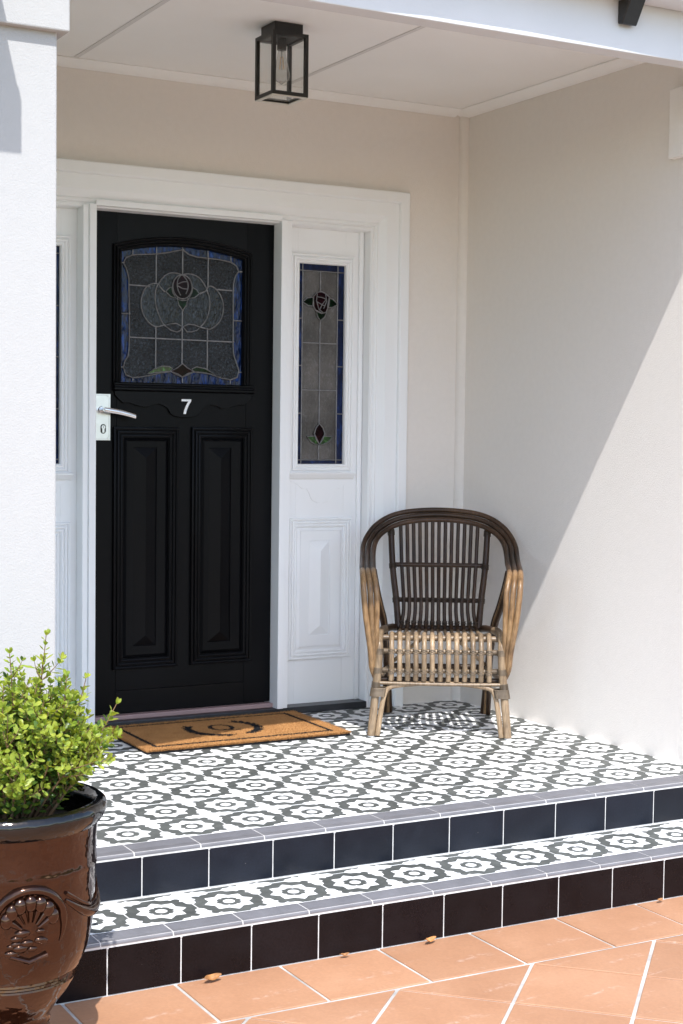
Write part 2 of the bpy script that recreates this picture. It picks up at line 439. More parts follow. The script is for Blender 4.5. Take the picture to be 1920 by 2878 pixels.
def slab_tile(name, poly, z0, z1, mat, parent, ch=.0016, cache={}):
    cx = sum(p[0] for p in poly)/len(poly); cy = sum(p[1] for p in poly)/len(poly)
    key = (mat.name, round(z1-z0, 4), tuple((round(p[0]-cx, 3), round(p[1]-cy, 3)) for p in poly))
    if key not in cache:
        bm = B(); L = [(p[0]-cx, p[1]-cy) for p in poly]
        def inset(d):
            out = []; n = len(L); sg = 1 if sum(L[i][0]*L[(i+1) % n][1]-L[(i+1) % n][0]*L[i][1] for i in range(n)) > 0 else -1
            for i in range(n):
                e1 = (Vector(L[i])-Vector(L[i-1])).normalized(); e2 = (Vector(L[(i+1) % n])-Vector(L[i])).normalized()
                n1 = Vector((-e1.y, e1.x))*sg; n2 = Vector((-e2.y, e2.x))*sg; q = 1+n1.dot(n2)
                m = (n1+n2)/q if q > .2 else n1
                out.append((L[i][0]+m.x*d, L[i][1]+m.y*d))
            return out
        h = z1-z0
        r0 = [bm.verts.new((*p, -h)) for p in L]; r1 = [bm.verts.new((*p, -ch)) for p in L]; r2 = [bm.verts.new((*p, 0)) for p in inset(ch)]
        n = len(L)
        for a, b in ((r0, r1), (r1, r2)):
            for i in range(n): bm.faces.new((a[i], a[(i+1) % n], b[(i+1) % n], b[i]))
        bm.faces.new(r2)
        cache[key] = mesh(name, bm, mat)
    o = link(name, cache[key], parent, (cx, cy, z1)); return o

JG = .005                                              # half a ground joint
for k in range(-9, 12):                                  # border row along the step
    x0 = -.655+.3045*k
    slab_tile('paving_tile', [(x0+JG, -.777+JG), (x0+.3045-JG, -.777+JG), (x0+.3045-JG, -.494), (x0+JG, -.494)], GZ-.01, GZ+random.uniform(-.0006, .0006), TERRA, paving)
dg = .4262/math.sqrt(2); q = math.sqrt(.5)
O = Vector((-.158, -.786)); e1 = Vector((q, -q))*dg; e2 = Vector((-q, -q))*dg
cnt = 0
for i in range(-16, 22):
    for j in range(-16, 22):
        c = O + e1*i + e2*j
        P4 = [c+e1*(JG/dg)+e2*(JG/dg), c+e1*(1-JG/dg)+e2*(JG/dg), c+e1*(1-JG/dg)+e2*(1-JG/dg), c+e1*(JG/dg)+e2*(1-JG/dg)]
        mid = c+e1*.5+e2*.5
        if mid.y < -3.6 or mid.x < -2.3 or mid.x > 2.4: continue
        if mid.x > -1.4 + 1.0*(mid.y+3.6) + 2.2: continue
        poly = clip([tuple(p) for p in P4], 0, 1, -.786)
        if len(poly) < 3 or area2(poly) < .0006: continue
        cnt += 1
        slab_tile('paving_tile', poly, GZ-.01, GZ+random.uniform(-.0006, .0006), TERRA, paving)
# paving farther out, past where tiles can be picked apart
bm = B()
for (x0, x1, y0, y1) in ((-4.2, -2.62, -6.2, -.80), (-2.6, 4.2, -6.2, -3.82)):
    nx = int((x1-x0)/.305); ny = int((y1-y0)/.305)
    for i in range(nx):
        for j in range(ny): box(bm, x0+i*.305+JG, x0+(i+1)*.305-JG, y0+j*.305+JG, y0+(j+1)*.305-JG, GZ-.01, GZ-.0008)
o = obj('paving_tile_field', bm, TERRA, paving); o['kind'] = 'stuff'

# ------------------------------------------------------------------ setting: porch slab and step
T = .1; PY0 = -.188; LY0 = -.493; TZ = -.131
bm = B()
box(bm, -1.02, 1.498, PY0+.0018, 1.53, GZ-.03, -.0013)
porch = tag(obj('porch_floor', bm, GROUT), kind='structure')
bm = B()
box(bm, -.975, 2.6, LY0+.0018, PY0+.0014, GZ-.03, TZ-.0013)
step = tag(obj('step', bm, GROUT), kind='structure')

def encaustic():
    bm = B(); N = 192; h = .490
    def edge(t): return h/max(abs(math.cos(t)), abs(math.sin(t)))
    def wave(t):                                             # 1 on the eight axes, 0 between them
        a = (t % (math.pi/4))/(math.pi/4); return abs(a-.5)*2
    def r1(t):
        x = 1-wave(t); return .143+.034*math.sqrt(max(0, 1-(x/.98)**2.6))
    def r2(t): return .277+.086*wave(t)**1.35
    RT = [(0, .4885), (11.5, .502), (13.5, .486), (17, .462), (21, .455), (26, .468), (32, .488), (36, .470), (37.8, .478), (38.8, .520), (40.4, .543), (43, .553), (45, .555)]
    def r3(t):
        a = math.degrees(t) % 90; a = min(a, 90-a)
        for (a0, q0), (a1, q1) in zip(RT, RT[1:]):
            if a0 <= a <= a1+1e-9: r = q0+(q1-q0)*(a-a0)/(a1-a0); break
        if a < 11.5: r = .4895/math.cos(R(a))
        return min(r, edge(t)-.0004)
    ang = [2*math.pi*k/N for k in range(N)]
    c = bm.verts.new((0, 0, 0))
    rings = []
    for fn in (lambda t: .083, r1, r2, r3, edge):
        rings.append([bm.verts.new((fn(t)*.2*math.cos(t), fn(t)*.2*math.sin(t), 0)) for t in ang])
    low = [bm.verts.new((edge(t)*.2*math.cos(t), edge(t)*.2*math.sin(t), -.006)) for t in ang]
    for k in range(N):
        bm.faces.new((c, rings[0][k], rings[0][(k+1) % N]))
        for a, b, m in ((0, 1, 1), (1, 2, 0), (2, 3, 1), (3, 4, 0)):
            f = bm.faces.new((rings[a][k], rings[b][k], rings[b][(k+1) % N], rings[a][(k+1) % N])); f.material_index = m
        bm.faces.new((rings[4][k], low[k], low[(k+1) % N], rings[4][(k+1) % N]))
    return mesh('floor_tile', bm, [TW, TG])
TILE = encaustic()
def put_tile(name, x, y, z, parent):
    o = link(name, TILE, parent, (x, y, z+random.uniform(-.0004, .0003)))
    o.rotation_euler = (random.uniform(-.0025, .0025), random.uniform(-.0025, .0025), random.choice((0, 1, 2, 3))*math.pi/2+random.uniform(-.002, .002))
    return o
for r in range(8):
    for c in range(-5, 8): put_tile('floor_tile', c*.2, r*.2, 0, porch)
for i in range(-2, 16): put_tile('tread_tile', -.6255+i*.2, -.3215, TZ, step)

# slivers of the same tile cut to fill the back of the tread
bm = B(); bm.from_mesh(TILE)
bmesh.ops.bisect_plane(bm, geom=bm.verts[:]+bm.edges[:]+bm.faces[:], plane_co=(0, -.0700, 0), plane_no=(0, 1, 0), clear_outer=True)
CUT = mesh('cut_tile', bm, [TW, TG])
for i in range(-1, 16):
    o = link('cut_tile', CUT, step, (-.6255+i*.2, -.1215, TZ+random.uniform(-.0003, .0002)))
def nosing(name, x0, x1, y_in, y_out, z, parent):
    """bull-nosed edge tile with five fine grooves along it"""
    w = y_in-y_out; pr = [(y_in, -.012), (y_in, 0)]
    for k in range(5):
        g = y_in-.012-k*.0095
        pr += [(g, 0), (g-.0008, -.0014), (g-.0026, -.0014), (g-.0034, 0)]
    yb = y_out+.0085
    for k in range(0, 7):
        a = math.pi/2*k/6; pr.append((yb-.0085*math.sin(a), -.0085+.0085*math.cos(a)))
    pr += [(y_out, -.0105), (y_out+.012, -.0105)]
    bm = B(); cx = (x0+x1)/2
    prism(bm, pr, 0, x0-cx, x1-cx)
    me = mesh(name, bm, NOSE, 35); return link(name, me, parent, (cx, 0, z))
for i in range(-2, 11): nosing('nosing_tile', -.6525+.2*i+.002, -.6525+.2*(i+1)-.002 if i < 10 else 1.497, -.1005, -.1893, 0, porch)
for i in range(-2, 16): nosing('nosing_tile', max(-.975, -.661+.1985*i+.002), -.661+.1985*(i+1)-.002, -.4235, -.4943, TZ, step)

for nm, par, x0, x1, ya, yb, z in (('grout_bed', porch, -.944, 1.496, -.1015, -.1880, 0), ('grout_bed', step, -.974, 2.55, -.4245, -.4930, TZ)):
    bm = B(); prism(bm, [(ya, z-.02), (ya, z-.0012), (yb+.0085, z-.0012), (yb+.0025, z-.0035), (yb, z-.0090), (yb, z-.02)], 0, x0, x1); obj(nm, bm, GROUT, par)
def riser(x0, x1, y, z0, z1, parent, mat):
    bm = B(); cx, cz = (x0+x1)/2, (z0+z1)/2
    box(bm, x0-cx, x1-cx, -.0, .009, z0-cz, z1-cz, .0016)
    return link('riser_tile', mesh('riser_tile', bm, mat), parent, (cx, y, cz))
for i in range(-2, 11): riser(-.629+.2023*i+.0017, min(1.497, -.629+.2023*(i+1)-.0017), PY0-.0005, TZ+.0045, -.0155, porch, RISERB)
for i in range(-1, 16): riser(max(-.975, -.841+.2023*i+.0017), -.841+.2023*(i+1)-.0017, LY0-.0005, GZ+.001, TZ-.0155, step, RISER)

# ------------------------------------------------------------------ walls, pillar, beam, ceiling, eave
WX, WY, CZL = 1.5, 1.5, 2.55
fw = empty('front_wall', (.2, WY, 0), 'cream rendered wall around the black front door, shaded under the porch ceiling', 'wall')
bm = B()
prism(bm, [(-2.2, -.02), (-.70, -.02), (-.70, 2.11), (1.139, 2.11), (1.139, -.02), (1.72, -.02), (1.72, 2.62), (-2.2, 2.62)], 1, WY, WY+.2)
obj('wall_face', bm, WALL, fw)
# quarter-round bead standing in the corner
bm = B(); pr = [(WX-.0005, WY-.0005)]
for k in range(9):
    a = math.pi/2*k/8; pr.append((WX-.031*math.cos(a), WY-.031*math.sin(a)))
prism(bm, pr, 2, 0.0, 2.528); obj('corner_bead', bm, WALL, fw, 30)

sw = empty('side_wall', (WX, .6, 0), 'pale rendered side wall on the right, crossed by a slanting shadow edge', 'wall')
bm = B(); box(bm, WX, WX+.3, -.39, WY-.001, GZ-.02, 2.62); obj('wall_face', bm, WALL, sw)
bm = B(); box(bm, WX-.027, WX+.32, -.415, .145, 2.148, 2.392, .004, 2); obj('capital', bm, WALLP, sw)

pl = empty('pillar', (-1.2, -.39, GZ), 'white stippled rendered pillar at the left edge, sunlit with a square capital', 'pillar')
bm = B(); box(bm, -2.0, -.945, -.39, .14, GZ-.02, 2.7, .004, 2); obj('shaft', bm, RENDER, pl)
bm = B(); box(bm, -2.02, -.92, -.415, .165, 2.15, 2.46, .004, 2); obj('capital', bm, RENDER, pl)
bm = B(); box(bm, -.918, 1.474, -.32, -.247, 2.352, 2.75, .003, 2)
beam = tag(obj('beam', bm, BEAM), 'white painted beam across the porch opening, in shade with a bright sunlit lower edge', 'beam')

cl = empty('porch_ceiling', (.3, .6, CZL), 'white sheeted porch ceiling with narrow joint strips and a cornice', 'ceiling')
gx = [-2.15, -1.146, -.272, .602, 1.499]
for a, b in zip(gx, gx[1:]):
    bm = B(); box(bm, a+.002, b-.002, -.246 if a > -1 else .167, WY-.001, CZL, CZL+.06); obj('ceiling_sheet', bm, CEIL, cl)
for x in gx[1:-1]:
    bm = B(); box(bm, x-.0098, x+.0098, -.245 if x > -1 else .167, WY-.064, CZL-.0022, CZL-.0004, .0006); obj('joint_strip', bm, JOINER, cl)
def cornice_prof():
    p = [(0, 0), (0, -.026)]
    for k in range(7):
        t = k/6; p.append((.004+.052*t, -.026+.020*t+.006*math.sin(t*math.pi)*-.6))
    p += [(.060, -.004), (.060, 0)]
    return p
bm = B(); prism(bm, [(WY-.0008-d, CZL-.0008+z) for d, z in cornice_prof()], 0, -2.14, WX-.058)
bmb = bm; obj('cornice', bmb, CEIL, cl, 30)
bm = B(); prism(bm, [(WX-.0008-d, CZL-.0012+z) for d, z in cornice_prof()], 1, -.245, WY-.0012); obj('cornice', bm, CEIL, cl, 30)
bm = B(); box(bm, -.9, 1.49, -.246, -.228, CZL-.012, CZL-.0015); obj('edge_strip', bm, CEIL, cl)

ev = empty('roof_eave', (.2, -.45, 2.5), 'overhanging roof edge with boarded soffit above the beam at the top right', 'eave')
lip = [(-.95, -.600), (-.86, -.620), (-.782, -.606), (-.60, -.578), (-.418, -.524), (-.28, -.473), (-.159, -.440), (-.06, -.424), (.15, -.4165), (.5, -.4150), (.8, -.4185), (1.05, -.4230), (1.30, -.431), (2.4, -.44)]
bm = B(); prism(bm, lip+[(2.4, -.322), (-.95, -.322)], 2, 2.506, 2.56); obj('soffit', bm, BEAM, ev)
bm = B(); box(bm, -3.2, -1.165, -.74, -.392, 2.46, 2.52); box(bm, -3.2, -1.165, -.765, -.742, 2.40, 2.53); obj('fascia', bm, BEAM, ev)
bm = B(); prism(bm, [(-.405, 2.562), (1.9, 2.562), (1.9, 3.3), (-.405, 2.64)], 0, -3.0, 2.6); obj('roof', bm, simple('roof_sheet', (.12, .12, .13), .6), ev)

bm = B()
prism(bm, [(-.3215, 2.434), (-.343, 2.429), (-.388, 2.5035), (-.3215, 2.5035)], 0, .864, .922, .0025)
tag(obj('corbel', bm, simple('black_gloss_timber', (.014, .0135, .014), .3, .3, 30, 80, .0008, .5), None), 'small black tapered timber corbel fixed to the white beam', 'corbel')

# ------------------------------------------------------------------ door frame
fr = empty('door_frame', (.218, 1.48, 0), 'white moulded timber frame surrounding the black door and both sidelights', 'door frame')
AX = .218
prof = [(0, .0), (0, .040), (.004, .044), (.040, .044), (.045, .040), (.046, .027), (.102, .025), (.106, .022), (.131, .003), (.134, .006), (.140, .008), (.146, .005), (.150, -.001), (.153, .003), (.160, .004), (.166, -.002), (.168, -.030), (.170, -.056)]
bm = B(); mould(bm, [(-.767, 0.0), (-.767, 2.176), (1.203, 2.176), (1.203, 0.0)], prof, WY, closed=False, flip=1)
obj('architrave', bm, TRIM, fr, 25)
for sg in (-1, 1):
    bm = B()
    xa, xb = sorted((AX+sg*.392, AX+sg*.420)); box(bm, xa, xb, 1.475, 1.60, .028, 2.022, .0025, 2)
    xa, xb = sorted((AX+sg*.4202, AX+sg*.443)); box(bm, xa, xb, 1.484, 1.60, .028, 2.018, .0025, 2)
    obj('jamb', bm, TRIM, fr)
bm = B(); box(bm, AX-.394, AX+.394, 1.4765, 1.60, 2.0165, 2.0385, .0025, 2); obj('head', bm, TRIM, fr)
bm = B(); box(bm, AX-.82, AX+.82, 1.4865, 1.555, .0, .0285, .003, 2); obj('sill', bm, SILLB, fr)
bm = B(); box(bm, AX-.392, AX+.392, 1.515, 1.56, .0287, .0475, .004, 2); obj('threshold', bm, THRESH, fr)
bm = B(); box(bm, AX-.86, AX+.86, 1.60, 1.62, -.01, 2.12); obj('unlit_hall_sheet', bm, simple('dark_hall', (.02, .02, .02), .9), fr)  # added dark sheet standing in for the unlit hall behind

def pane(name, poly, y, mat, parent):
    bm = B(); prism(bm, poly, 1, y, y+.0016)
    return obj(name, bm, mat, parent)
def came(bm, pts, y, r=.0028, closed=False, sm=0, seg=6):
    P = [(p[0], y, p[1]) for p in pts]
    if sm: P = smooth_path(P, sm)
    tube(bm, P, r, seg, closed)
def blob(bm, x, y, z, r=.0045):
    m = Matrix.Translation((x, y, z)) @ Matrix.Diagonal((1, .6, 1, 1))
    bmesh.ops.create_icosphere(bm, subdivisions=1, radius=r, matrix=m)

# ------------------------------------------------------------------ front door
YD = 1.545
dr = empty('front_door', (AX, YD, .05), 'black panelled front door with arched rose leadlight and the number 7', 'door')
DL, DR, DB, DT = -.173, .609, .052, 2.014
gx0, gx1, gz0 = -.066, .488, 1.345
arch = []
for k in range(25):
    x = gx0+(gx1-gx0)*k/24; t = (x-.211)/.277; arch.append((x, 1.868+.034*(1-t*t)))
bm = B(); box(bm, DL, gx0, YD, YD+.04, DB, DT, .001); obj('stile', bm, BLACKP, dr)
bm = B(); box(bm, gx1, DR, YD, YD+.04, DB, DT, .001); obj('stile', bm, BLACKP, dr)
bm = B(); prism(bm, [(gx0, DT)]+arch+[(gx1, DT)], 1, YD, YD+.04); obj('top_rail', bm, BLACKH, dr)
bm = B(); box(bm, gx0+.0004, gx1-.0004, YD, YD+.04, .1408, gz0, .0006); obj('lower_rail', bm, BLACKP, dr)
bm = B(); box(bm, gx0+.0004, gx1-.0004, YD+.0004, YD+.04, DB, .1396, .0006); obj('bottom_rail', bm, BLACKH, dr)
# moulding round the arched light
def arch_path(hw, zc, rise, zb):
    p = [(.211-hw, zb)]
    for k in range(25):
        t = -1+2*k/24; p.append((.211+hw*t, zc+rise*(1-t*t)))
    p.append((.211+hw, zb)); return p
bm = B(); mould(bm, arch_path(.297, 1.884, .044, 1.348)[::-1], ridges(.036, .014, 3, -.012), YD, closed=False, flip=1)
obj('arch_moulding', bm, BLACKP, dr, 30)
# ledge below the light, cut with three reeds
pr = [(YD, 1.352), (YD-.016, 1.352), (YD-.022, 1.348), (YD-.022, 1.343), (YD-.017, 1.3415), (YD-.022, 1.340), (YD-.024, 1.333), (YD-.019, 1.3315), (YD-.024, 1.330), (YD-.024, 1.323), (YD-.018, 1.3195), (YD-.010, 1.317), (YD, 1.317)]
bm = B(); prism(bm, pr, 0, -.083, .517); obj('ledge', bm, BLACKH, dr, 30)
half = [(.296, 1.318), (.293, 1.300), (.278, 1.286), (.260, 1.270), (.240, 1.273), (.232, 1.274), (.205, 1.262), (.172, 1.257), (.158, 1.256), (.140, 1.268), (.112, 1.273), (.090, 1.266), (.072, 1.255), (.068, 1.243), (.062, 1.232), (.040, 1.221), (.0, 1.216)]
ap = [(.217+x, z) for x, z in half]+[(.217-x, z) for x, z in half[-2::-1]]
bm = B(); prism(bm, ap, 1, YD-.0105, YD-.0003, .0018); obj('apron', bm, BLACKH, dr)
# two raised panels
def raised(x0, x1, z0, z1, y, mw, mh, f0, pyr, parent, mat, name='panel'):
    bm = B(); mould(bm, [(x0, z0), (x1, z0), (x1, z1), (x0, z1)], ridges(mw, mh, 3, .001), y)
    obj(name+'_moulding', bm, mat, parent, 30)
    bm = B(); a0, a1, b0, b1 = x0+mw, x1-mw, z0+mw, z1-mw
    mould(bm, [(a0, b0), (a1, b0), (a1, b1), (a0, b1)], [(0, .001), (f0, .0085), (f0+.0006, .0085)], y)
    fx0, fx1, fz0, fz1 = a0+f0, a1-f0, b0+f0, b1-f0
    px0, px1, pz0, pz1 = pyr
    # flat band between field edge and pyramid, then the pyramid itself
    ho = [bm.verts.new((x, y-.0085, z)) for x, z in ((fx0, fz0), (fx1, fz0), (fx1, fz1), (fx0, fz1))]
    hi = [bm.verts.new((x, y-.0085, z)) for x, z in ((px0, pz0), (px1, pz0), (px1, pz1), (px0, pz1))]
    lo = [bm.verts.new((x, y-.0045, z)) for x, z in ((px0, pz0), (px1, pz0), (px1, pz1), (px0, pz1))]
    w2 = (px1-px0)/2; r0 = bm.verts.new(((px0+px1)/2, y-.019, pz0+w2*.88)); r1 = bm.verts.new(((px0+px1)/2, y-.019, pz1-w2*.88))
    for i in range(4):
        bm.faces.new((ho[i], ho[(i+1) % 4], hi[(i+1) % 4], hi[i])); bm.faces.new((hi[i], hi[(i+1) % 4], lo[(i+1) % 4], lo[i]))
    bm.faces.new((lo[0], lo[1], r0)); bm.faces.new((lo[2], lo[3], r1)); bm.faces.new((lo[1], lo[2], r1, r0)); bm.faces.new((lo[3], lo[0], r0, r1))
    obj(name, bm, mat, parent)
raised(-.082, .192, .225, 1.178, YD, .043, .016, .012, (.002, .099, .314, 1.098), dr, BLACKP)
raised(.247, .518, .225, 1.180, YD, .043, .016, .012, (.323, .421, .313, 1.098), dr, BLACKP)
# lock plate, lever, keyhole
bm = B(); box(bm, -.165, -.092, YD-.0035, YD-.0003, 1.124, 1.305, .0012); plate = obj('lock_plate', bm, CHROME, dr)
bm = B(); mould(bm, [(-.160, 1.129), (-.097, 1.129), (-.097, 1.300), (-.160, 1.300)], [(0, 0), (.0005, .0012), (.0018, .0012), (.0023, 0)], YD-.0035); obj('rim_line', bm, CHROME, plate)
bm = B(); bmesh.ops.create_cone(bm, cap_ends=True, segments=12, radius1=.0036, radius2=.0030, depth=.003, matrix=Matrix.Rotation(R(90), 4, 'X'))
SCREW = mesh('screw', bm, CHROME)
for x, z in ((-.155, 1.134), (-.102, 1.134), (-.155, 1.295), (-.102, 1.295)):
    o = link('screw', SCREW, plate); o.matrix_parent_inverse = Matrix(); o.location = (x, YD-.0045, z)
bm = B()
bmesh.ops.create_cone(bm, cap_ends=True, segments=28, radius1=.0145, radius2=.0125, depth=.008, matrix=Matrix.Translation((-.129, YD-.0078, 1.242)) @ Matrix.Rotation(R(90), 4, 'X'))
tube(bm, [(-.129, YD-.010, 1.242), (-.129, YD-.044, 1.242)], .0082, 14)
pts = smooth_path([(-.131, YD-.046, 1.2425), (-.115, YD-.050, 1.2405), (-.075, YD-.052, 1.2345), (-.035, YD-.051, 1.226), (-.006, YD-.049, 1.218)], 5)
prev = None
for i, p in enumerate(pts):
    t = i/(len(pts)-1); hh = .0100-.0012*t; dd = .0055
    ring = [bm.verts.new(p+Vector((0, dd*math.cos(a), hh*math.sin(a)))) for a in [2*math.pi*k/10 for k in range(10)]]
    if prev:
        for k in range(10): bm.faces.new((prev[k], prev[(k+1) % 10], ring[(k+1) % 10], ring[k]))
    else: bm.faces.new(ring)
    prev = ring
bm.faces.new(prev); obj('lever_handle', bm, CHROME, dr, 40)
bm = B()
oval = [(-.122+.0112*math.cos(a), 1.169+.0112*math.sin(a)+(.0075 if math.sin(a) > 0 else -.0075)) for a in [2*math.pi*k/24 for k in range(24)]]
prism(bm, oval, 1, YD-.0042, YD-.0036); obj('keyhole_surround', bm, BLACKM, plate)
bm = B(); bmesh.ops.create_cone(bm, cap_ends=True, segments=20, radius1=.0076, radius2=.0076, depth=.003, matrix=Matrix.Translation((-.122, YD-.0050, 1.1755)) @ Matrix.Rotation(R(90), 4, 'X'))
box(bm, -.1262, -.1178, YD-.0064, YD-.0043, 1.1545, 1.1715); obj('lock_cylinder', bm, CHROME, plate)
bm = B(); box(bm, -.1227, -.1213, YD-.0072, YD-.0066, 1.172, 1.1805); obj('key_slot', bm, BLACKM, plate)
# number 7
P7 = [(.202, 1.2905), (.2432, 1.2905), (.2432, 1.2830), (.2360, 1.2725), (.2290, 1.2590), (.2235, 1.2440), (.2205, 1.2320), (.2100, 1.2320), (.2125, 1.2450), (.2180, 1.2600), (.2250, 1.2735), (.2310, 1.2822), (.202, 1.2822)]
bm = B(); prism(bm, P7, 1, YD-.0115, YD-.0083); hn = obj('house_number', bm, STEEL, dr)
for x, z in ((.2225, 1.2864), (.2154, 1.2362)):
    o = link('screw', SCREW, hn); o.matrix_parent_inverse = Matrix(); o.location = (x, YD-.0119, z); o.scale = (.6, .6, .6)

# ---- leadlight of the door
YG = 1.5565
F = {'shield':[(0.209,1.882),(0.236,1.865),(0.27,1.857),(0.319,1.855),(0.368,1.853),(0.419,1.846),(0.444,1.832),(0.454,1.81),(0.44,1.79),(0.432,1.762),(0.431,1.727),(0.432,1.617),(0.432,1.526),(0.434,1.478),(0.447,1.443),(0.459,1.412),(0.452,1.384),(0.421,1.373),(0.383,1.379),(0.337,1.393),(0.3,1.399),(0.26,1.4),(0.212,1.378),(0.162,1.399),(0.126,1.394),(0.086,1.384),(0.042,1.375),(0.003,1.37),(-0.026,1.38),(-0.038,1.411),(-0.031,1.435),(-0.017,1.455),(-0.013,1.496),(-0.013,1.613),(-0.015,1.697),(-0.016,1.753),(-0.022,1.78),(-0.038,1.815),(-0.028,1.836),(-0.001,1.848),(0.04,1.852),(0.099,1.858),(0.145,1.866),(0.181,1.875)],
'petalL':[(0.1,1.743),(0.08,1.74),(0.06,1.729),(0.044,1.706),(0.035,1.672),(0.037,1.642),(0.048,1.613),(0.066,1.59),(0.086,1.577),(0.103,1.573),(0.132,1.581)],
'petalR':[(0.316,1.738),(0.331,1.745),(0.353,1.735),(0.374,1.711),(0.387,1.677),(0.385,1.639),(0.375,1.611),(0.358,1.591),(0.332,1.574),(0.317,1.574),(0.289,1.579)],
'innerL':[(0.105,1.74),(0.096,1.716),(0.093,1.682),(0.099,1.649),(0.11,1.619),(0.124,1.592),(0.135,1.579)],
'innerR':[(0.314,1.731),(0.325,1.701),(0.328,1.667),(0.322,1.636),(0.309,1.604),(0.289,1.581)],
'topL':[(0.208,1.782),(0.182,1.788),(0.152,1.785),(0.127,1.768),(0.109,1.74),(0.131,1.713)],
'topR':[(0.209,1.782),(0.23,1.788),(0.259,1.785),(0.286,1.771),(0.304,1.748),(0.314,1.728),(0.286,1.713)],
'loopL':[(0.135,1.579),(0.157,1.587),(0.183,1.59),(0.209,1.579),(0.202,1.562),(0.187,1.556),(0.161,1.562)],
'loopR':[(0.213,1.578),(0.235,1.589),(0.261,1.588),(0.287,1.579),(0.272,1.566),(0.25,1.559),(0.231,1.558)],
'leafL':[(0.138,1.713),(0.153,1.728),(0.164,1.732),(0.168,1.71),(0.181,1.69),(0.159,1.694)],
'leafR':[(0.282,1.712),(0.269,1.727),(0.254,1.735),(0.249,1.714),(0.238,1.691),(0.262,1.696)],
'leafB':[(0.188,1.685),(0.21,1.681),(0.232,1.684),(0.227,1.664),(0.211,1.642),(0.195,1.662)],
'diam':[(0.212,1.432),(0.232,1.416),(0.259,1.403),(0.233,1.392),(0.212,1.379),(0.19,1.391),(0.162,1.4),(0.19,1.415)],
'greenL':[(0.06,1.387),(0.093,1.408),(0.126,1.42),(0.155,1.419),(0.168,1.411),(0.16,1.4),(0.122,1.396)],
'greenR':[(0.253,1.413),(0.273,1.421),(0.311,1.415),(0.341,1.399),(0.37,1.382),(0.326,1.395),(0.259,1.401)],
'lensL':[(0.2,1.779),(0.189,1.762),(0.186,1.741),(0.19,1.721),(0.201,1.701)],
'lensR':[(0.211,1.78),(0.228,1.761),(0.233,1.74),(0.23,1.723),(0.223,1.708)],
'eye':[(0.189,1.745),(0.208,1.754),(0.23,1.757)],'eye2':[(0.189,1.738),(0.208,1.729),(0.23,1.727)]}
bm = B(); YC = YG-.0045
came(bm, F['shield'], YC, .003, True)
for k in ('petalL', 'petalR', 'innerL', 'innerR', 'topL', 'topR'): came(bm, F[k], YC-.001, .0027, False, 3)
for k in ('loopL', 'loopR', 'leafL', 'leafR', 'leafB', 'diam', 'greenL', 'greenR'): came(bm, F[k], YC-.0015, .0024, True)
rose = [(.2085+.0415*math.cos(a), 1.735+.047*math.sin(a)) for a in [2*math.pi*k/24 for k in range(24)]]
came(bm, rose, YC-.003, .0026, True)
for k in ('lensL', 'lensR', 'eye', 'eye2'): came(bm, F[k], YC-.003, .0022, False, 3)
for a, b in (((.098, 1.857), (.098, 1.742)), ((.098, 1.573), (.098, 1.409)), ((.21, 1.882), (.21, 1.784)), ((.21, 1.642), (.21, 1.432)), ((.32, 1.855), (.32, 1.738)), ((.319, 1.573), (.319, 1.412)),
             ((-.015, 1.731), (.066, 1.730)), ((.356, 1.733), (.431, 1.732)), ((-.012, 1.528), (.433, 1.526)),
             ((-.05, 1.619), (-.013, 1.619)), ((.432, 1.612), (.473, 1.612)), ((-.05, 1.815), (-.038, 1.815)), ((.454, 1.81), (.473, 1.81)), ((0.0, 1.848), (0.0, 1.872)), ((.42, 1.846), (.42, 1.872)), ((.212, 1.378), (.212, 1.356)), ((.209, 1.882), (.209, 1.90)), ((-.05, 1.411), (-.038, 1.411)), ((.459, 1.405), (.473, 1.405)), ((.003, 1.37), (.003, 1.356)), ((.421, 1.373), (.421, 1.356)), ((.099, 1.858), (.099, 1.885)), ((.319, 1.855), (.319, 1.885))):
    came(bm, [a, b], YC, .0026)
for x, z in ((.098, 1.857), (.21, 1.882), (.32, 1.855), (.098, 1.743), (.209, 1.783), (.066, 1.73), (.105, 1.74), (.316, 1.735), (.131, 1.713), (.286, 1.713), (.135, 1.58), (.289, 1.58), (.21, 1.576), (.098, 1.573), (.318, 1.574), (.098, 1.527), (.21, 1.527), (.319, 1.527), (-.012, 1.528), (.433, 1.526), (.211, 1.642), (.187, 1.688), (.233, 1.688), (.21, 1.432), (-.038, 1.815), (.454, 1.81), (0, 1.848), (.42, 1.846), (.431, 1.732), (-.013, 1.619), (.432, 1.612), (.319, 1.412), (.098, 1.409), (.162, 1.4), (.259, 1.401)):
    blob(bm, x, YC-.002, z)
ll = obj('leadlight', bm, LEAD, dr, 60)
# border pieces (blue), then the shield pieces cut by the lead grid, then petals, leaves and rose
zt = lambda x: 1.857+.038*(1-((x-.211)/.261)**2)+.004
for (x0, x1, z0, z1) in ((-.053, -.012, 1.619, 1.814), (-.053, -.012, 1.352, 1.618), (.430, .476, 1.612, 1.809), (.430, .476, 1.352, 1.611)):
    pane('pane', [(x0, z0), (x1, z0), (x1, z1), (x0, z1)], YG, G_BLUE, ll)
for a, b in ((-.053, .0), (.0005, .0985), (.099, .2085), (.209, .3185), (.319, .4195), (.420, .476)):
    pane('pane', [(a, 1.815 if a < 0 or b > .45 else 1.84), (b, 1.815 if a < 0 or b > .45 else 1.84)]+[(b+(a-b)*k/6, zt(b+(a-b)*k/6)) for k in range(7)], YG+.0002, G_BLUE, ll)
for a, b in ((-.012, .2115), (.2125, .430)): pane('pane', [(a, 1.352), (b, 1.352), (b, 1.42), (a, 1.42)], YG+.0004, G_BLUE, ll)
xs = [-.06, .098, .21, .32, .48]; zs = [(1.34, 1.527), (1.527, 1.731), (1.731, 1.90)]
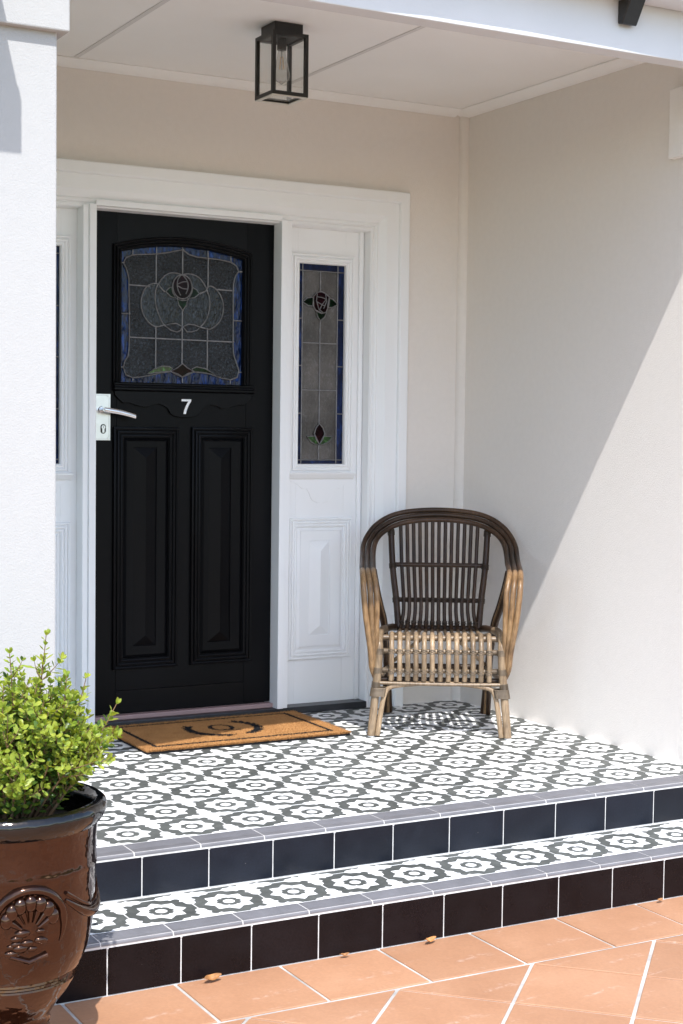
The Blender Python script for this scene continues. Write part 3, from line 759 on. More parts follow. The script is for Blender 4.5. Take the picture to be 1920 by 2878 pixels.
for i in range(4):
    for (za, zb) in zs:
        p = clip(clip(clip(clip(F['shield'], 1, 0, xs[i+1]-.0003), -1, 0, -xs[i]-.0003), 0, 1, zb-.0003), 0, -1, -za-.0003)
        if len(p) > 2: pane('pane', p, YG-.0018, G_CLEAR, ll)
def closed_shape(pts, sm=4): return [(p.x, p.z) for p in smooth_path([(x, 0, z) for x, z in pts], sm)]
pane('pane', closed_shape(F['petalL'])+closed_shape(F['innerL'][::-1]), YG-.0034, G_RIPPLE, ll)
pane('pane', closed_shape(F['petalR'])+closed_shape(F['innerR'][::-1]), YG-.0034, G_RIPPLE, ll)
pane('pane', closed_shape(F['innerL'])+[(.1355, 1.579), (.2095, 1.579), (.2095, 1.70), (.131, 1.713)], YG-.0034, G_RIPPLE, ll)
pane('pane', closed_shape(F['innerR'])+[(.288, 1.581), (.2105, 1.579), (.2105, 1.70), (.286, 1.713)], YG-.0034, G_RIPPLE, ll)
pane('pane', closed_shape(F['topL'])+[(.2085, 1.70)], YG-.0036, G_RIPPLE, ll)
pane('pane', closed_shape(F['topR'])+[(.2095, 1.70)], YG-.0038, G_RIPPLE, ll)
for k in ('loopL', 'loopR'): pane('pane', F[k], YG-.0052, G_CLEAR, ll)
for k in ('leafL', 'leafR', 'leafB'): pane('pane', F[k], YG-.0056, G_GREEN, ll)
for k in ('greenL', 'greenR'): pane('pane', F[k], YG-.0052, G_GREENL if k == 'greenL' else G_GREEN, ll)
pane('pane', F['diam'], YG-.0054, G_RED, ll); pane('pane', rose, YG-.0070, G_RED, ll)

# ------------------------------------------------------------------ sidelights
YS = 1.555
def sidelight(mir, label):
    X = (lambda x: x) if not mir else (lambda x: 2*AX-x)
    def bx(bm, x0, x1, *a, **k): x0, x1 = sorted((X(x0), X(x1))); box(bm, x0, x1, *a, **k)
    root = empty('sidelight', (X(.84), YS, .03), label, 'sidelight')
    bm = B()
    bx(bm, .6615, .725, YS, YS+.04, .0287, 2.06); bx(bm, .951, 1.0315, YS, YS+.04, .0287, 2.06)
    bx(bm, .7255, .9505, YS, YS+.04, .0287, 1.020); bx(bm, .7255, .9505, YS, YS+.04, 1.866, 2.06)
    obj('panel_face', bm, TRIM, root)
    bm = B(); bx(bm, 1.0095, 1.0308, YS-.012, YS-.0003, .0287, 2.03, bev=.004, seg=3); obj('stop_bead', bm, TRIM, root, 40)
    bm = B(); bx(bm, .6615, 1.0310, YS-.012, YS-.0005, 2.022, 2.04, bev=.004, seg=3); obj('stop_bead', bm, TRIM, root, 40)
    x0, x1 = sorted((X(.688), X(.988)))
    bm = B(); mould(bm, [(x0, .992), (x1, .992), (x1, 1.904), (x0, 1.904)], ridges(.041, .014, 3, -.008), YS); obj('glazing_moulding', bm, TRIM, root, 30)
    bm = B(); prism(bm, [(YS-.0003, 1.000), (YS-.024, 1.000), (YS-.028, .996), (YS-.026, .990), (YS-.018, .984), (YS-.014, .976), (YS-.006, .970), (YS-.0003, .969)], 0, x0-.004, x1+.006); obj('ledge', bm, TRIM, root, 30)
    hp = [(.150, .9695), (.147, .982-.02), (.128, .958), (.112, .948), (.090, .930), (.068, .931), (.055, .912), (.050, .893), (.040, .880), (.018, .871), (0, .870)]
    cxx = X(.842)
    bm = B(); prism(bm, [(cxx+a, z) for a, z in hp]+[(cxx-a, z) for a, z in hp[-2::-1]], 1, YS-.0028, YS-.0004, .0009); obj('apron', bm, TRIM, root)
    pyr = sorted((X(.787), X(.886))); raised(x0+.003, x1+.001, .214, .808, YS, .040, .013, .014, (pyr[0], pyr[1], .314, .713), root, TRIM)
    # leadlight
    YL = YS+.012; YC = YL-.0032
    bm = B()
    L = lambda pts, r=.0026, cl=False, y=YC: came(bm, [(X(a), z) for a, z in pts], y, r, cl)
    for x in (.7515, .917): L([(x, 1.02), (x, 1.868)])
    for z in (1.050, 1.835): L([(.724, z), (.952, z)])
    for z in (1.341, 1.537): L([(.7515, z), (.917, z)])
    for z in (1.244, 1.442, 1.637): L([(.724, z), (.7515, z)]); L([(.917, z), (.952, z)])
    for a, b in ((1.835, 1.751), (1.631, 1.202), (1.112, 1.050)): L([(.835, a), (.835, b)])
    rx, rz = .8375, 1.707
    rp = [(rx-.020, rz+.040), (rx, rz+.045), (rx+.020, rz+.038), (rx+.040, rz+.022), (rx+.036, rz-.012), (rx+.024, rz-.040), (rx+.006, rz-.046), (rx-.026, rz-.034), (rx-.038, rz-.012), (rx-.036, rz+.022)]
    lfL = [(.751, 1.704), (.772, 1.722), (.800, 1.726), (.803, 1.690), (.778, 1.690)]
    lfR = [(.916, 1.702), (.894, 1.722), (.874, 1.727), (.868, 1.688), (.890, 1.688)]
    lfB = [(.816, 1.668), (.842, 1.660), (.864, 1.668), (.855, 1.646), (.836, 1.631), (.822, 1.645)]
    bud = [(.836, 1.202), (.853, 1.184), (.862, 1.160), (.852, 1.136), (.837, 1.116), (.821, 1.136), (.812, 1.160), (.820, 1.184)]
    bl = [(.837, 1.114), (.818, 1.150), (.778, 1.148), (.797, 1.126), (.816, 1.116)]
    br = [(.837, 1.114), (.856, 1.150), (.898, 1.148), (.880, 1.126), (.858, 1.116)]
    for p in (rp, lfL, lfR, lfB, bud, bl, br): L(p, .0026, True, YC-.003)
    for p in ([(rx-.019, rz+.036), (rx-.022, rz+.004), (rx-.010, rz-.030), (rx+.012, rz-.044)], [(rx+.020, rz+.036), (rx+.026, rz+.006), (rx+.012, rz-.026)], [(rx-.020, rz+.022), (rx+.004, rz+.020), (rx+.023, rz+.014)], [(rx-.021, rz+.002), (rx+.004, rz-.010), (rx+.018, rz-.014)], [(rx+.024, rz+.014), (rx+.004, rz-.010), (rx-.008, rz-.034)]): L(p, .0021, False, YC-.0036)
    for a, b in ((.751, 1.704), (.916, 1.702), (.835, 1.631), (.835, 1.751), (.835, 1.537), (.835, 1.341), (.7515, 1.835), (.917, 1.835), (.7515, 1.05), (.917, 1.05), (.724, 1.637), (.95, 1.637), (.724, 1.442), (.95, 1.442), (.724, 1.244), (.95, 1.244)): blob(bm, X(a), YC-.001, b, .004)
    ll = obj('leadlight', bm, LEAD, root, 60)
    def pn(pts, y, mat): pane('pane', [(X(a), z) for a, z in pts], y, mat, ll)
    def rc(x0, x1, z0, z1, mat): pn([(x0, z0), (x1, z0), (x1, z1), (x0, z1)], YL, mat)
    zz = [1.022, 1.050, 1.244, 1.442, 1.637, 1.835, 1.866]
    for a, b in zip(zz, zz[1:]):
        rc(.7225, .7513, a+.0003, b-.0003, G_BLUES); rc(.9173, .9525, a+.0003, b-.0003, G_BLUES)
    rc(.7517, .9168, 1.022, 1.0497, G_BLUES); rc(.7517, .9168, 1.8353, 1.866, G_BLUES)
    for a, b in ((1.0503, 1.3407), (1.3413, 1.5367), (1.5373, 1.8347)):
        rc(.7517, .8348, a, b, G_SIDE); rc(.8352, .9168, a, b, G_SIDE)
    for p, m in ((rp, G_RED), (bud, G_RED), (lfL, G_GREEN), (lfR, G_GREEN), (lfB, G_GREEN), (bl, G_GREENL), (br, G_GREENL)): pn(p, YL-.003, m)
    return root
sidelight(False, 'white panelled sidelight to the right of the black door, with a rose leadlight')
sidelight(True, 'white panelled sidelight left of the black door, mostly hidden behind the pillar')

# ------------------------------------------------------------------ lantern
lx0, lx1, ly0, ly1, lz0, lz1 = .121, .256, .573, .711, 2.303, 2.514
la = empty('ceiling_lantern', ((lx0+lx1)/2, (ly0+ly1)/2, CZL), 'black square ceiling lantern with clear glass panes and a filament bulb', 'lantern')
bm = B(); box(bm, .136, .243, .590, .697, 2.5145, CZL-.0006, .0012); obj('canopy', bm, BLACKM, la)
t = .0125; bm = B()
for x in (lx0, lx1-t):
    for y in (ly0, ly1-t): box(bm, x, x+t, y, y+t, lz0+t, lz1-t)
for z in (lz0, lz1-t):
    for y in (ly0, ly1-t): box(bm, lx0, lx1, y, y+t, z, z+t)
    for x in (lx0, lx1-t): box(bm, x, x+t, ly0+t, ly1-t, z, z+t)
obj('frame', bm, BLACKM, la)
bm = B(); box(bm, lx0+t, lx1-t, ly0+t, ly1-t, lz1-.006, lz1-.001); obj('top_plate', bm, BLACKM, la)
for k in range(4):
    bm = B()
    if k < 2: x = (lx0+.005, lx1-.007)[k]; box(bm, x, x+.002, ly0+t, ly1-t, lz0+t, lz1-t)
    else: y = (ly0+.005, ly1-.007)[k-2]; box(bm, lx0+t, lx1-t, y, y+.002, lz0+t, lz1-t)
    obj('glass_pane', bm, PANE, la)
bm = B(); box(bm, lx0+t, lx1-t, ly0+t, ly1-t, lz0+.003, lz0+.005); obj('glass_pane', bm, PANE, la)
bm = B()
for x in (lx0+.001, lx1-t-.001): box(bm, x, x+t, ly0+.001, ly1-.001, lz0-.0035, lz0-.0003)
for y in (ly0+.001, ly1-t-.001): box(bm, lx0+t+.001, lx1-t-.001, y, y+t, lz0-.0035, lz0-.0003)
obj('floor_bounce_ring', bm, simple('floor_bounce_tone', (.62, .59, .53), .4), la)  # added pale ring: floor bounce painted under the black frame
cxl, cyl = (lx0+lx1)/2, (ly0+ly1)/2
bm = B(); lathe(bm, [(.0, 0), (.0165, 0), (.0165, -.036), (.0155, -.040), (.0, -.040)], (cxl, cyl, lz1-.006), 24); obj('socket', bm, BLACKM, la, 40)
bp = [(.0125, 0), (.0135, -.006), (.0155, -.020), (.0195, -.040), (.0245, -.060), (.0285, -.078), (.0290, -.088), (.0260, -.098), (.0180, -.106), (.0090, -.110), (.0045, -.114), (.0, -.116)]
bm = B(); lathe(bm, bp, (cxl, cyl, lz1-.046), 28); bulb = obj('bulb', bm, BULB, la, 180)
bm = B()
for dx, dy in ((-.008, -.003), (.006, -.007), (.008, .005), (-.004, .008)):
    tube(bm, [(cxl+dx*.5, cyl+dy*.5, lz1-.068), (cxl+dx, cyl+dy, lz1-.110)], .0009, 5)
obj('filament', bm, FIL, bulb)
bm = B(); tube(bm, [(cxl, cyl, lz1-.046), (cxl, cyl, lz1-.072), (cxl, cyl, lz1-.112)], [.004, .0018, .0012], 8); obj('stem', bm, thin_glass('stem_glass', (.8, .8, .8)), bulb)

# ------------------------------------------------------------------ doormat
MX0, MX1, MY0, MY1, MZ = -.150, .686, .992, 1.484, .018
mat_root = empty('doormat', ((MX0+MX1)/2, (MY0+MY1)/2, 0), 'brown coir doormat with black border, letter Q and laurel sprays', 'doormat')
def leafspray():
    out = []; cx, cy, r = .272, 1.268, .138
    for sgn in (-1, 1):
        a0, a1 = (R(152), R(262)) if sgn < 0 else (R(43), R(-70))
        for k in range(10):
            a = a0+(a1-a0)*k/9; x, y = cx+r*math.cos(a), cy+r*math.sin(a)
            tang = a+(math.pi/2 if a1 > a0 else -math.pi/2)
            for s2 in (-1, 1):
                an = tang+math.pi+s2*.55; L = .025-.0006*abs(k-5)
                out.append((x+math.cos(an)*L*.55, y+math.sin(an)*L*.55, an, L, .0095))
    return out
SPRAY = leafspray()
def black_at(x, y):
    if -.103 < x < .638 and 1.040 < y < 1.458 and not (-.086 < x < .621 and 1.058 < y < 1.440): return True
    dx, dy = (x-.270)/.047, (y-1.281)/.054; d = math.hypot(dx, dy)
    th = .70 if abs(dx) > .5 else .80
    if th < d < 1.08: return True
    if .262 < x < .328:                                 # tail of the Q
        t = (x-.262)/.066; yc = 1.248-.030*t-.012*math.sin(t*3.0)
        if abs(y-yc) < .0068: return True
    if math.hypot(x-.270, y-1.139) < .0045: return True
    if .12 < x < .43 and 1.11 < y < 1.40:
        for lx, ly, an, L, wd in SPRAY:
            ux, uy = x-lx, y-ly; a = ux*math.cos(an)+uy*math.sin(an); b = -ux*math.sin(an)+uy*math.cos(an)
            if (a/L)**2+(b/wd)**2 < 1: return True
        rr = math.hypot(x-.272, y-1.268); ag = math.degrees(math.atan2(y-1.268, x-.272))
        if abs(rr-.138) < .004 and (ag > 150 or ag < -100 or -72 < ag < 45): return True
    return False
bm = B(); NX, NY = 209, 123
rng = random.Random(3)
gv = []
for i in range(NX+1):
    row = []
    for j in range(NY+1):
        x = MX0+(MX1-MX0)*i/NX; y = MY0+(MY1-MY0)*j/NY
        e = min(i, NX-i, j, NY-j)
        row.append(bm.verts.new((x, y, MZ-.004+rng.uniform(-.0014, .0014)-(.004 if e == 0 else 0))))
    gv.append(row)
for i in range(NX):
    for j in range(NY):
        f = bm.faces.new((gv[i][j], gv[i+1][j], gv[i+1][j+1], gv[i][j+1]))
        if black_at(MX0+(MX1-MX0)*(i+.5)/NX, MY0+(MY1-MY0)*(j+.5)/NY): f.material_index = 1
obj('pile_top', bm, [COIR, COIRB], mat_root)
bm = B(); box(bm, MX0+.001, MX1-.001, MY0+.001, MY1-.001, .0005, .0085); obj('rubber_backing', bm, COIRB, mat_root)
vts, fcs, mi = [], [], []
def fibre(x, y, z, dx, dy, h, wd, m):
    a = rng.uniform(0, 2*math.pi); cx, sy = math.cos(a)*wd, math.sin(a)*wd; n = len(vts)
    vts.extend([(x-cx, y-sy, z), (x+cx, y+sy, z), (x+dx, y+dy, z+h)]); fcs.append((n, n+1, n+2)); mi.append(m)
for k in range(52000):
    x = rng.uniform(MX0, MX1); y = rng.uniform(MY0, MY1)
    fibre(x, y, MZ-.0065, rng.gauss(0, .0028), rng.gauss(0, .0028), rng.uniform(.004, .0085), .0009, 1 if black_at(x, y) else 0)
for k in range(9000):
    if rng.random() < .63: x = rng.uniform(MX0, MX1); s = rng.random() < .85; y = MY0 if s else MY1; ox, oy = 0, (-1 if s else 1)
    else: y = rng.uniform(MY0, MY1); s = rng.random() < .5; x = MX0 if s else MX1; ox, oy = (-1 if s else 1), 0
    z = rng.uniform(.008, MZ-.003); L = rng.uniform(.002, .006)
    fibre(x, y, z, ox*L+rng.gauss(0, .002), oy*L+rng.gauss(0, .002), rng.uniform(.0, .006), .0009, 0)
me = bpy.data.meshes.new('pile'); me.from_pydata(vts, [], fcs); me.materials.append(COIR); me.materials.append(COIRB)
me.polygons.foreach_set('material_index', mi)
o = link('pile', me, mat_root); o['kind'] = 'stuff'

# ------------------------------------------------------------------ cane armchair
CM = Vector((.972, .806, 0)); CU = Vector((.857, -.515, 0)); CV = Vector((.515, .857, 0))
def W(u, v, w_): return CM+CU*u+CV*v+Vector((0, 0, w_))
ch = empty('cane_armchair', CM, 'brown cane armchair with hooped back and slatted seat standing in the porch corner', 'armchair')
def ctube(name, pts, rad, mat, sm=6, seg=12, world=False):
    bm = B(); P = [W(*p) for p in pts]
    if sm: P = smooth_path(P, sm)
    if isinstance(rad, tuple):
        n = len(P); rad = [rad[0]+(rad[1]-rad[0])*i/(n-1) for i in range(n)]
    tube(bm, P, rad, seg); return obj(name, bm, mat, ch, 60)
outer = [(-.250, .045, .214), (-.262, .02, .268), (-.273, .0, .335), (-.284, -.02, .41), (-.294, -.03, .485), (-.301, -.03, .557), (-.304, -.015, .597), (-.308, .03, .625), (-.313, .12, .640), (-.316, .25, .651), (-.318, .36, .672), (-.316, .43, .708), (-.301, .47, .743), (-.269, .5, .783), (-.216, .53, .817), (-.154, .55, .836), (-.080, .56, .845), (0, .565, .848)]
inner = [(-.250, .045, .218), (-.252, .03, .267), (-.252, .02, .332), (-.251, .0, .409), (-.250, -.01, .483), (-.252, -.01, .556), (-.258, .005, .594), (-.266, .04, .625), (-.269, .12, .640), (-.272, .25, .652), (-.274, .34, .674), (-.271, .40, .706), (-.258, .44, .735), (-.233, .465, .760), (-.192, .495, .782), (-.140, .515, .797), (-.075, .525, .806), (0, .53, .809)]
for k in range(3):
    L = [tuple(a+(b-a)*k/2 for a, b in zip(o_, i_)) for o_, i_ in zip(outer, inner)]
    L = [(u*.982 if z > .3 else u, v, z) for u, v, z in L]
    top = L[7:]; path = top+[(-u, v, z) for u, v, z in top[-2::-1]]
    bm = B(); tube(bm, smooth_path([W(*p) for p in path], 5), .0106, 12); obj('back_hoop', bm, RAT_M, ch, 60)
    for sg in (-1, 1):
        P = smooth_path([W(-sg*u, v, z) for u, v, z in L[:9]], 6); n = len(P)
        rr = [.0113*min(1, .5+9*i/(n-1)*.6)*(1 if i < n-4 else (.97, .90, .75, .45)[i-n+4]) for i in range(n)]
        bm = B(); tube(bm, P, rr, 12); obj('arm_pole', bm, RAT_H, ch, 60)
for sg in (-1, 1):
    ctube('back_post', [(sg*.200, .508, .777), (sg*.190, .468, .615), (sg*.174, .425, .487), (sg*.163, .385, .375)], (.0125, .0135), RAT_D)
    # front leg and seat side run in one bent pole
    ctube('front_leg', [(sg*.216, .20, .3915), (sg*.226, .15, .394), (sg*.234, .075, .388), (sg*.2365, .035, .362), (sg*.2345, .022, .338), (sg*.238, .02, .259), (sg*.244, .02, .199), (sg*.252, .012, .112), (sg*.262, .0, .004)], .0152, RAT_S)
    ctube('side_pole', [(sg*.172, .41, .372), (sg*.192, .33, .382), (sg*.217, .195, .392)], .0145, RAT_D)  # rear run of the seat pole, its shade painted in
    ctube('leg_brace', [(sg*.238, .004, .004), (sg*.226, .012, .09), (sg*.214, .018, .155), (sg*.196, .022, .186), (sg*.150, .024, .197), (sg*.085, .026, .2035), (sg*.02, .027, .206)], (.0105, .008), RAT_S)
    for q in range(3):
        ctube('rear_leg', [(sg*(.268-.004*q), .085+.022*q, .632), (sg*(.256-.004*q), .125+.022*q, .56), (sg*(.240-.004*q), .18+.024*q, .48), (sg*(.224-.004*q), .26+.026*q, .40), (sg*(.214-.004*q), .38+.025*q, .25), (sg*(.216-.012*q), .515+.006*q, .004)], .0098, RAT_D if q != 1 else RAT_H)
    ctube('side_rail', [(sg*.236, .03, .215), (sg*.222, .2, .213), (sg*.200, .44, .210)], .009, RAT_S)
    ctube('cross_brace', [(sg*.19, .42, .225), (sg*.08, .25, .34)], .008, RAT_S)
    bm = B(); bmesh.ops.create_cone(bm, cap_ends=True, segments=16, radius1=.0135, radius2=.0150, depth=.004, matrix=Matrix.Translation(W(sg*.262, 0, .0022)))
    obj('foot_cap', bm, CAPW, ch)
SLX = [(-.158+.0263*k, -.187+.0312*k) for k in range(13)]   # back spacing, front spacing
for k, (ub, uf) in enumerate(SLX):
    c = (k-6)/6; ut = ub*1.01
    hp = sorted([(abs(q_[0]), q_[1], q_[2]) for q_ in inner[11:]])
    for (a0, v0, z0), (a1, v1, z1) in zip(hp, hp[1:]):
        if a0 <= abs(ut) <= a1: f = (abs(ut)-a0)/(a1-a0); vt, ztop = v0+(v1-v0)*f, z0+(z1-z0)*f-.004; break
    path = [(ut, vt, ztop), (ub*.99, vt-.012, ztop-.085), (ub*.968, .490-.012*c*c, .625), (ub*.935, .452, .55), (ub*.905, .424-.005*c*c, .482), (ub*.91, .408, .434), (ub*.955, .388, .392), (ub*1.0, .345, .364), (ub*.5+uf*.5, .22, .366), (uf, .105, .386), (uf, .065, .386), (uf, .030, .370), (uf, .012, .338), (uf, .010, .30), (uf+.001, .016, .258), (uf+.001*c, .022, .216)]
    # one cane cut in two: shade on the back half painted as a darker tone
    P = smooth_path([W(*p) for p in path], 5); m = 7*5
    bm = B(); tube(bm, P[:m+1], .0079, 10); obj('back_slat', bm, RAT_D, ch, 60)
    bm = B(); tube(bm, P[m-1:], [.0078+.0022*min(1, i/15) for i in range(len(P)-m+1)], 10); obj('seat_slat', bm, RAT_S, ch, 60)
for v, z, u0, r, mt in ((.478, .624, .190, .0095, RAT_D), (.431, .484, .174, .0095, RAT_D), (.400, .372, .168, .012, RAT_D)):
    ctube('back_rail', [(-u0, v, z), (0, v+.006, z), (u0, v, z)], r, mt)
for v, z, u0, r in ((.090, .372, .225, .0115), (.036, .327, .232, .0095), (.041, .252, .236, .0095), (.060, .214, .232, .0105)):
    ctube('seat_rail', [(-u0, v, z), (0, v, z), (u0, v, z)], r, RAT_S if z > .22 else RAT_D)
ctube('front_rail', [(-.236, .018, .206), (0, .016, .2035), (.236, .018, .206)], .0068, RAT_S)
ctube('rear_rail', [(-.205, .43, .212), (.205, .43, .212)], .0105, RAT_D)
# bindings: crossed cane wraps where slats meet rails, coils round the joints
bind_meshes = {}
def wrap(u, v, z, r, mat, h=.011):
    key = (round(r, 4), mat.name, h)
    if key not in bind_meshes:
        bm = B()
        for s in (-1, 1):
            pts = []
            for k in range(14):
                a = 2*math.pi*k/14
                pts.append((r*math.cos(a), r*math.sin(a), s*h*.75*math.sin(a+math.pi/2*0)+s*.0))
            tube(bm, [(p[0], p[1], p[2]) for p in pts], .0017, 5, True)
        for s in (-1, 1):
            pts = [(r*math.cos(2*math.pi*k/14), r*math.sin(2*math.pi*k/14), s*h*.75*math.cos(2*math.pi*k/14)) for k in range(14)]
            tube(bm, pts, .0016, 5, True)
        bind_meshes[key] = mesh('binding', bm, mat, 180)
    o = link('binding', bind_meshes[key], ch, W(u, v, z)-CM); o.rotation_euler = (0, 0, math.atan2(CU.y, CU.x)); return o
for k, (ub, uf) in enumerate(SLX):
    wrap(uf, .012, .330, .0118, BIND); wrap(uf, .019, .252, .0118, BIND)
    wrap(ub*.968, .486, .624, .0095, BIND_D); wrap(ub*.905, .425, .484, .0095, BIND_D)
    wrap(ub*.955, .386, .395, .0095, BIND_D)
def coil(pts, r, n, mat):
    bm = B(); a, b = W(*pts[0]), W(*pts[1])
    for i in range(n):
        p = a.lerp(b, i/(n-1)); d = (b-a).normalized(); s_ = d.orthogonal().normalized(); t_ = d.cross(s_)
        tube(bm, [p+(s_*math.cos(2*math.pi*k/14)+t_*math.sin(2*math.pi*k/14))*r for k in range(14)], .0016, 5, True)
    obj('joint_coil', bm, mat, ch, 180)
for sg in (-1, 1):
    coil([(sg*.2335, .022, .338), (sg*.2347, .022, .318)], .0158, 6, BIND)
    coil([(sg*.2385, .02, .264), (sg*.240, .02, .246)], .0158, 5, BIND)
    coil([(sg*.2445, .02, .207), (sg*.247, .019, .190)], .0160, 5, BIND)
    coil([(sg*.200, .036, .327), (sg*.222, .036, .327)], .0108, 6, BIND); coil([(sg*.204, .041, .252), (sg*.224, .041, .252)], .0108, 6, BIND)
    coil([(sg*.1905, .470, .628), (sg*.189, .466, .612)], .0150, 5, BIND_D); coil([(sg*.1745, .428, .491), (sg*.173, .424, .476)], .0150, 5, BIND_D)
    coil([(sg*.198, .50, .745), (sg*.1995, .505, .765)], .0142, 6, BIND_D)
    # broad wrap tying leg and brace together
    bm = B(); 
    for i in range(7):
        z = .186-.0048*i; lo = [(-.030, -.020), (.020, -.020), (.034, .0), (.020, .036), (-.030, .036), (-.038, .008)]
        u0 = .236+.0007*i
        P = smooth_path([W(sg*(u0+a*.8), .014+b*.75, z) for a, b in lo+lo[:1]], 4)[:-1]
        tube(bm, P, .0027, 5, True)
    obj('leg_wrap', bm, BIND, ch, 180)

# ------------------------------------------------------------------ pot, soil, shrub
PC = Vector((-1.18, -.78, 0))
pot = empty('garden_pot', (PC.x, PC.y, GZ), 'glossy dark brown glazed urn pot with shell medallion beside the step', 'pot')
prof = [(.0, GZ+.003), (.118, GZ+.001), (.121, GZ+.010), (.116, GZ+.022), (.100, GZ+.036), (.092, GZ+.052), (.0895, -.205), (.0885, -.196), (.0915, -.190), (.0885, -.184), (.0890, -.176), (.0925, -.170), (.0900, -.163), (.0910, -.155), (.0960, -.148), (.102, -.137), (.112, -.122), (.131, -.098), (.1505, -.066), (.1525, -.0625), (.1515, -.0585), (.1545, -.0555), (.1535, -.051), (.1565, -.048), (.1555, -.043), (.162, -.033), (.1705, -.013), (.176, .002), (.183, .035), (.188, .065), (.191, .105), (.193, .149), (.1935, .185), (.1948, .189), (.1955, .195), (.1945, .201), (.1935, .211), (.1945, .245), (.1965, .274), (.199, .284), (.208, .294), (.2155, .306), (.2175, .319), (.2140, .330), (.206, .336), (.194, .336), (.186, .329), (.183, .316), (.181, .29), (.178, .20)]
iR = prof.index((.199, .284))
bm = B(); lathe(bm, prof[:iR+1], (PC.x, PC.y, 0), 128); obj('body', bm, GLAZE, pot, 40)
bm = B(); lathe(bm, prof[iR:], (PC.x, PC.y, 0), 128); obj('rim', bm, GLAZEB, pot, 40)
def psurf(ang, z, off=0):
    rr = None
    for (r0, z0), (r1, z1) in zip(prof[1:42], prof[2:43]):
        if z0 <= z <= z1: rr = r0+(r1-r0)*(z-z0)/max(1e-6, z1-z0)
    rr = rr or .19
    return Vector((PC.x+(rr+off)*math.cos(ang), PC.y+(rr+off)*math.sin(ang), z))
acam = math.atan2(CY-PC.y, CX-PC.x)
for mi_, am in enumerate((acam+R(13), acam+R(13)+2*math.pi/3, acam+R(13)-2*math.pi/3)):
    bm = B()                                             # medallion: bossed ring, fan of lobes, tied ribbon
    ringp = [psurf(am+math.cos(t)*.42, .090+.088*math.sin(t), .001) for t in [R(-25)+R(230)*k/40 for k in range(41)]]
    tube(bm, ringp, [.0105*min(1, .15+k/8, .15+(40-k)/8) for k in range(41)], 8)
    for k in range(7):
        t = R(18+144*k/6); p = psurf(am+math.cos(t)*.27, .100+.050*math.sin(t), .004)
        bmesh.ops.create_uvsphere(bm, u_segments=12, v_segments=8, radius=.0165, matrix=Matrix.Translation(p) @ Matrix.Rotation(am, 4, 'Z') @ Matrix.Diagonal((.75, .9, 1.15, 1)))
        q_ = psurf(am+math.cos(t)*.10, .088+.020*math.sin(t), .003); tube(bm, [q_, p], [.004, .010], 6)
    for k in range(14):
        p = psurf(am+rng.uniform(-.25, .25), rng.uniform(.03, .09), .001)
        bmesh.ops.create_uvsphere(bm, u_segments=8, v_segments=6, radius=rng.uniform(.007, .012), matrix=Matrix.Translation(p) @ Matrix.Rotation(am, 4, 'Z') @ Matrix.Diagonal((.6, 1.5, .8, 1)))
    tube(bm, [psurf(am-.22, .035, .003), psurf(am, .018, .003), psurf(am+.22, .030, .003)], .006, 6)
    obj('medallion', bm, GLAZE, pot, 60)
    bm = B()                                             # swag of drapery linking the medallions
    sw_ = []
    for k in range(33):
        s_ = k/32; a = am+.44+s_*(2*math.pi/3-.88); sag = .142-.052*math.sin(math.pi*s_)
        sw_.append((a, sag, -.002+.003*math.sin(math.pi*s_)))
    P = [psurf(a, z, o_) for a, z, o_ in sw_]
    tube(bm, P, [.005+.0085*math.sin(math.pi*k/32) for k in range(33)], 10)
    tube(bm, [psurf(a, z+.016, .002) for a, z, o_ in sw_], .0045, 6)
    obj('swag', bm, GLAZE, pot, 60)
bm = B(); NS = 40
cv = bm.verts.new((PC.x, PC.y, .285)); rings = []
for j in range(1, 9):
    rings.append([bm.verts.new((PC.x+.1795*j/8*math.cos(2*math.pi*k/NS), PC.y+.1795*j/8*math.sin(2*math.pi*k/NS), .282-.012*(j/8)**2+rng.uniform(-.005, .006))) for k in range(NS)])
for k in range(NS): bm.faces.new((cv, rings[0][k], rings[0][(k+1) % NS]))
for a, b in zip(rings, rings[1:]):
    for k in range(NS): bm.faces.new((a[k], b[k], b[(k+1) % NS], a[(k+1) % NS]))
for k in range(160):                                     # bark chips
    a = rng.uniform(0, 6.28); r = .17*math.sqrt(rng.random()); m = Matrix.Translation((PC.x+r*math.cos(a), PC.y+r*math.sin(a), .283)) @ Matrix.Rotation(rng.uniform(0, 6.28), 4, 'Z') @ Matrix.Rotation(rng.uniform(-.5, .5), 4, 'X')
    vs = [bm.verts.new(m @ Vector(p)) for p in ((-.009, -.003, 0), (.009, -.004, .002), (.010, .003, .003), (-.008, .004, 0))]; bm.faces.new(vs)
tag(obj('soil', bm, SOIL, None, 60), 'dark soil and bark chips filling the glazed pot under the shrub', 'soil', kind='stuff')

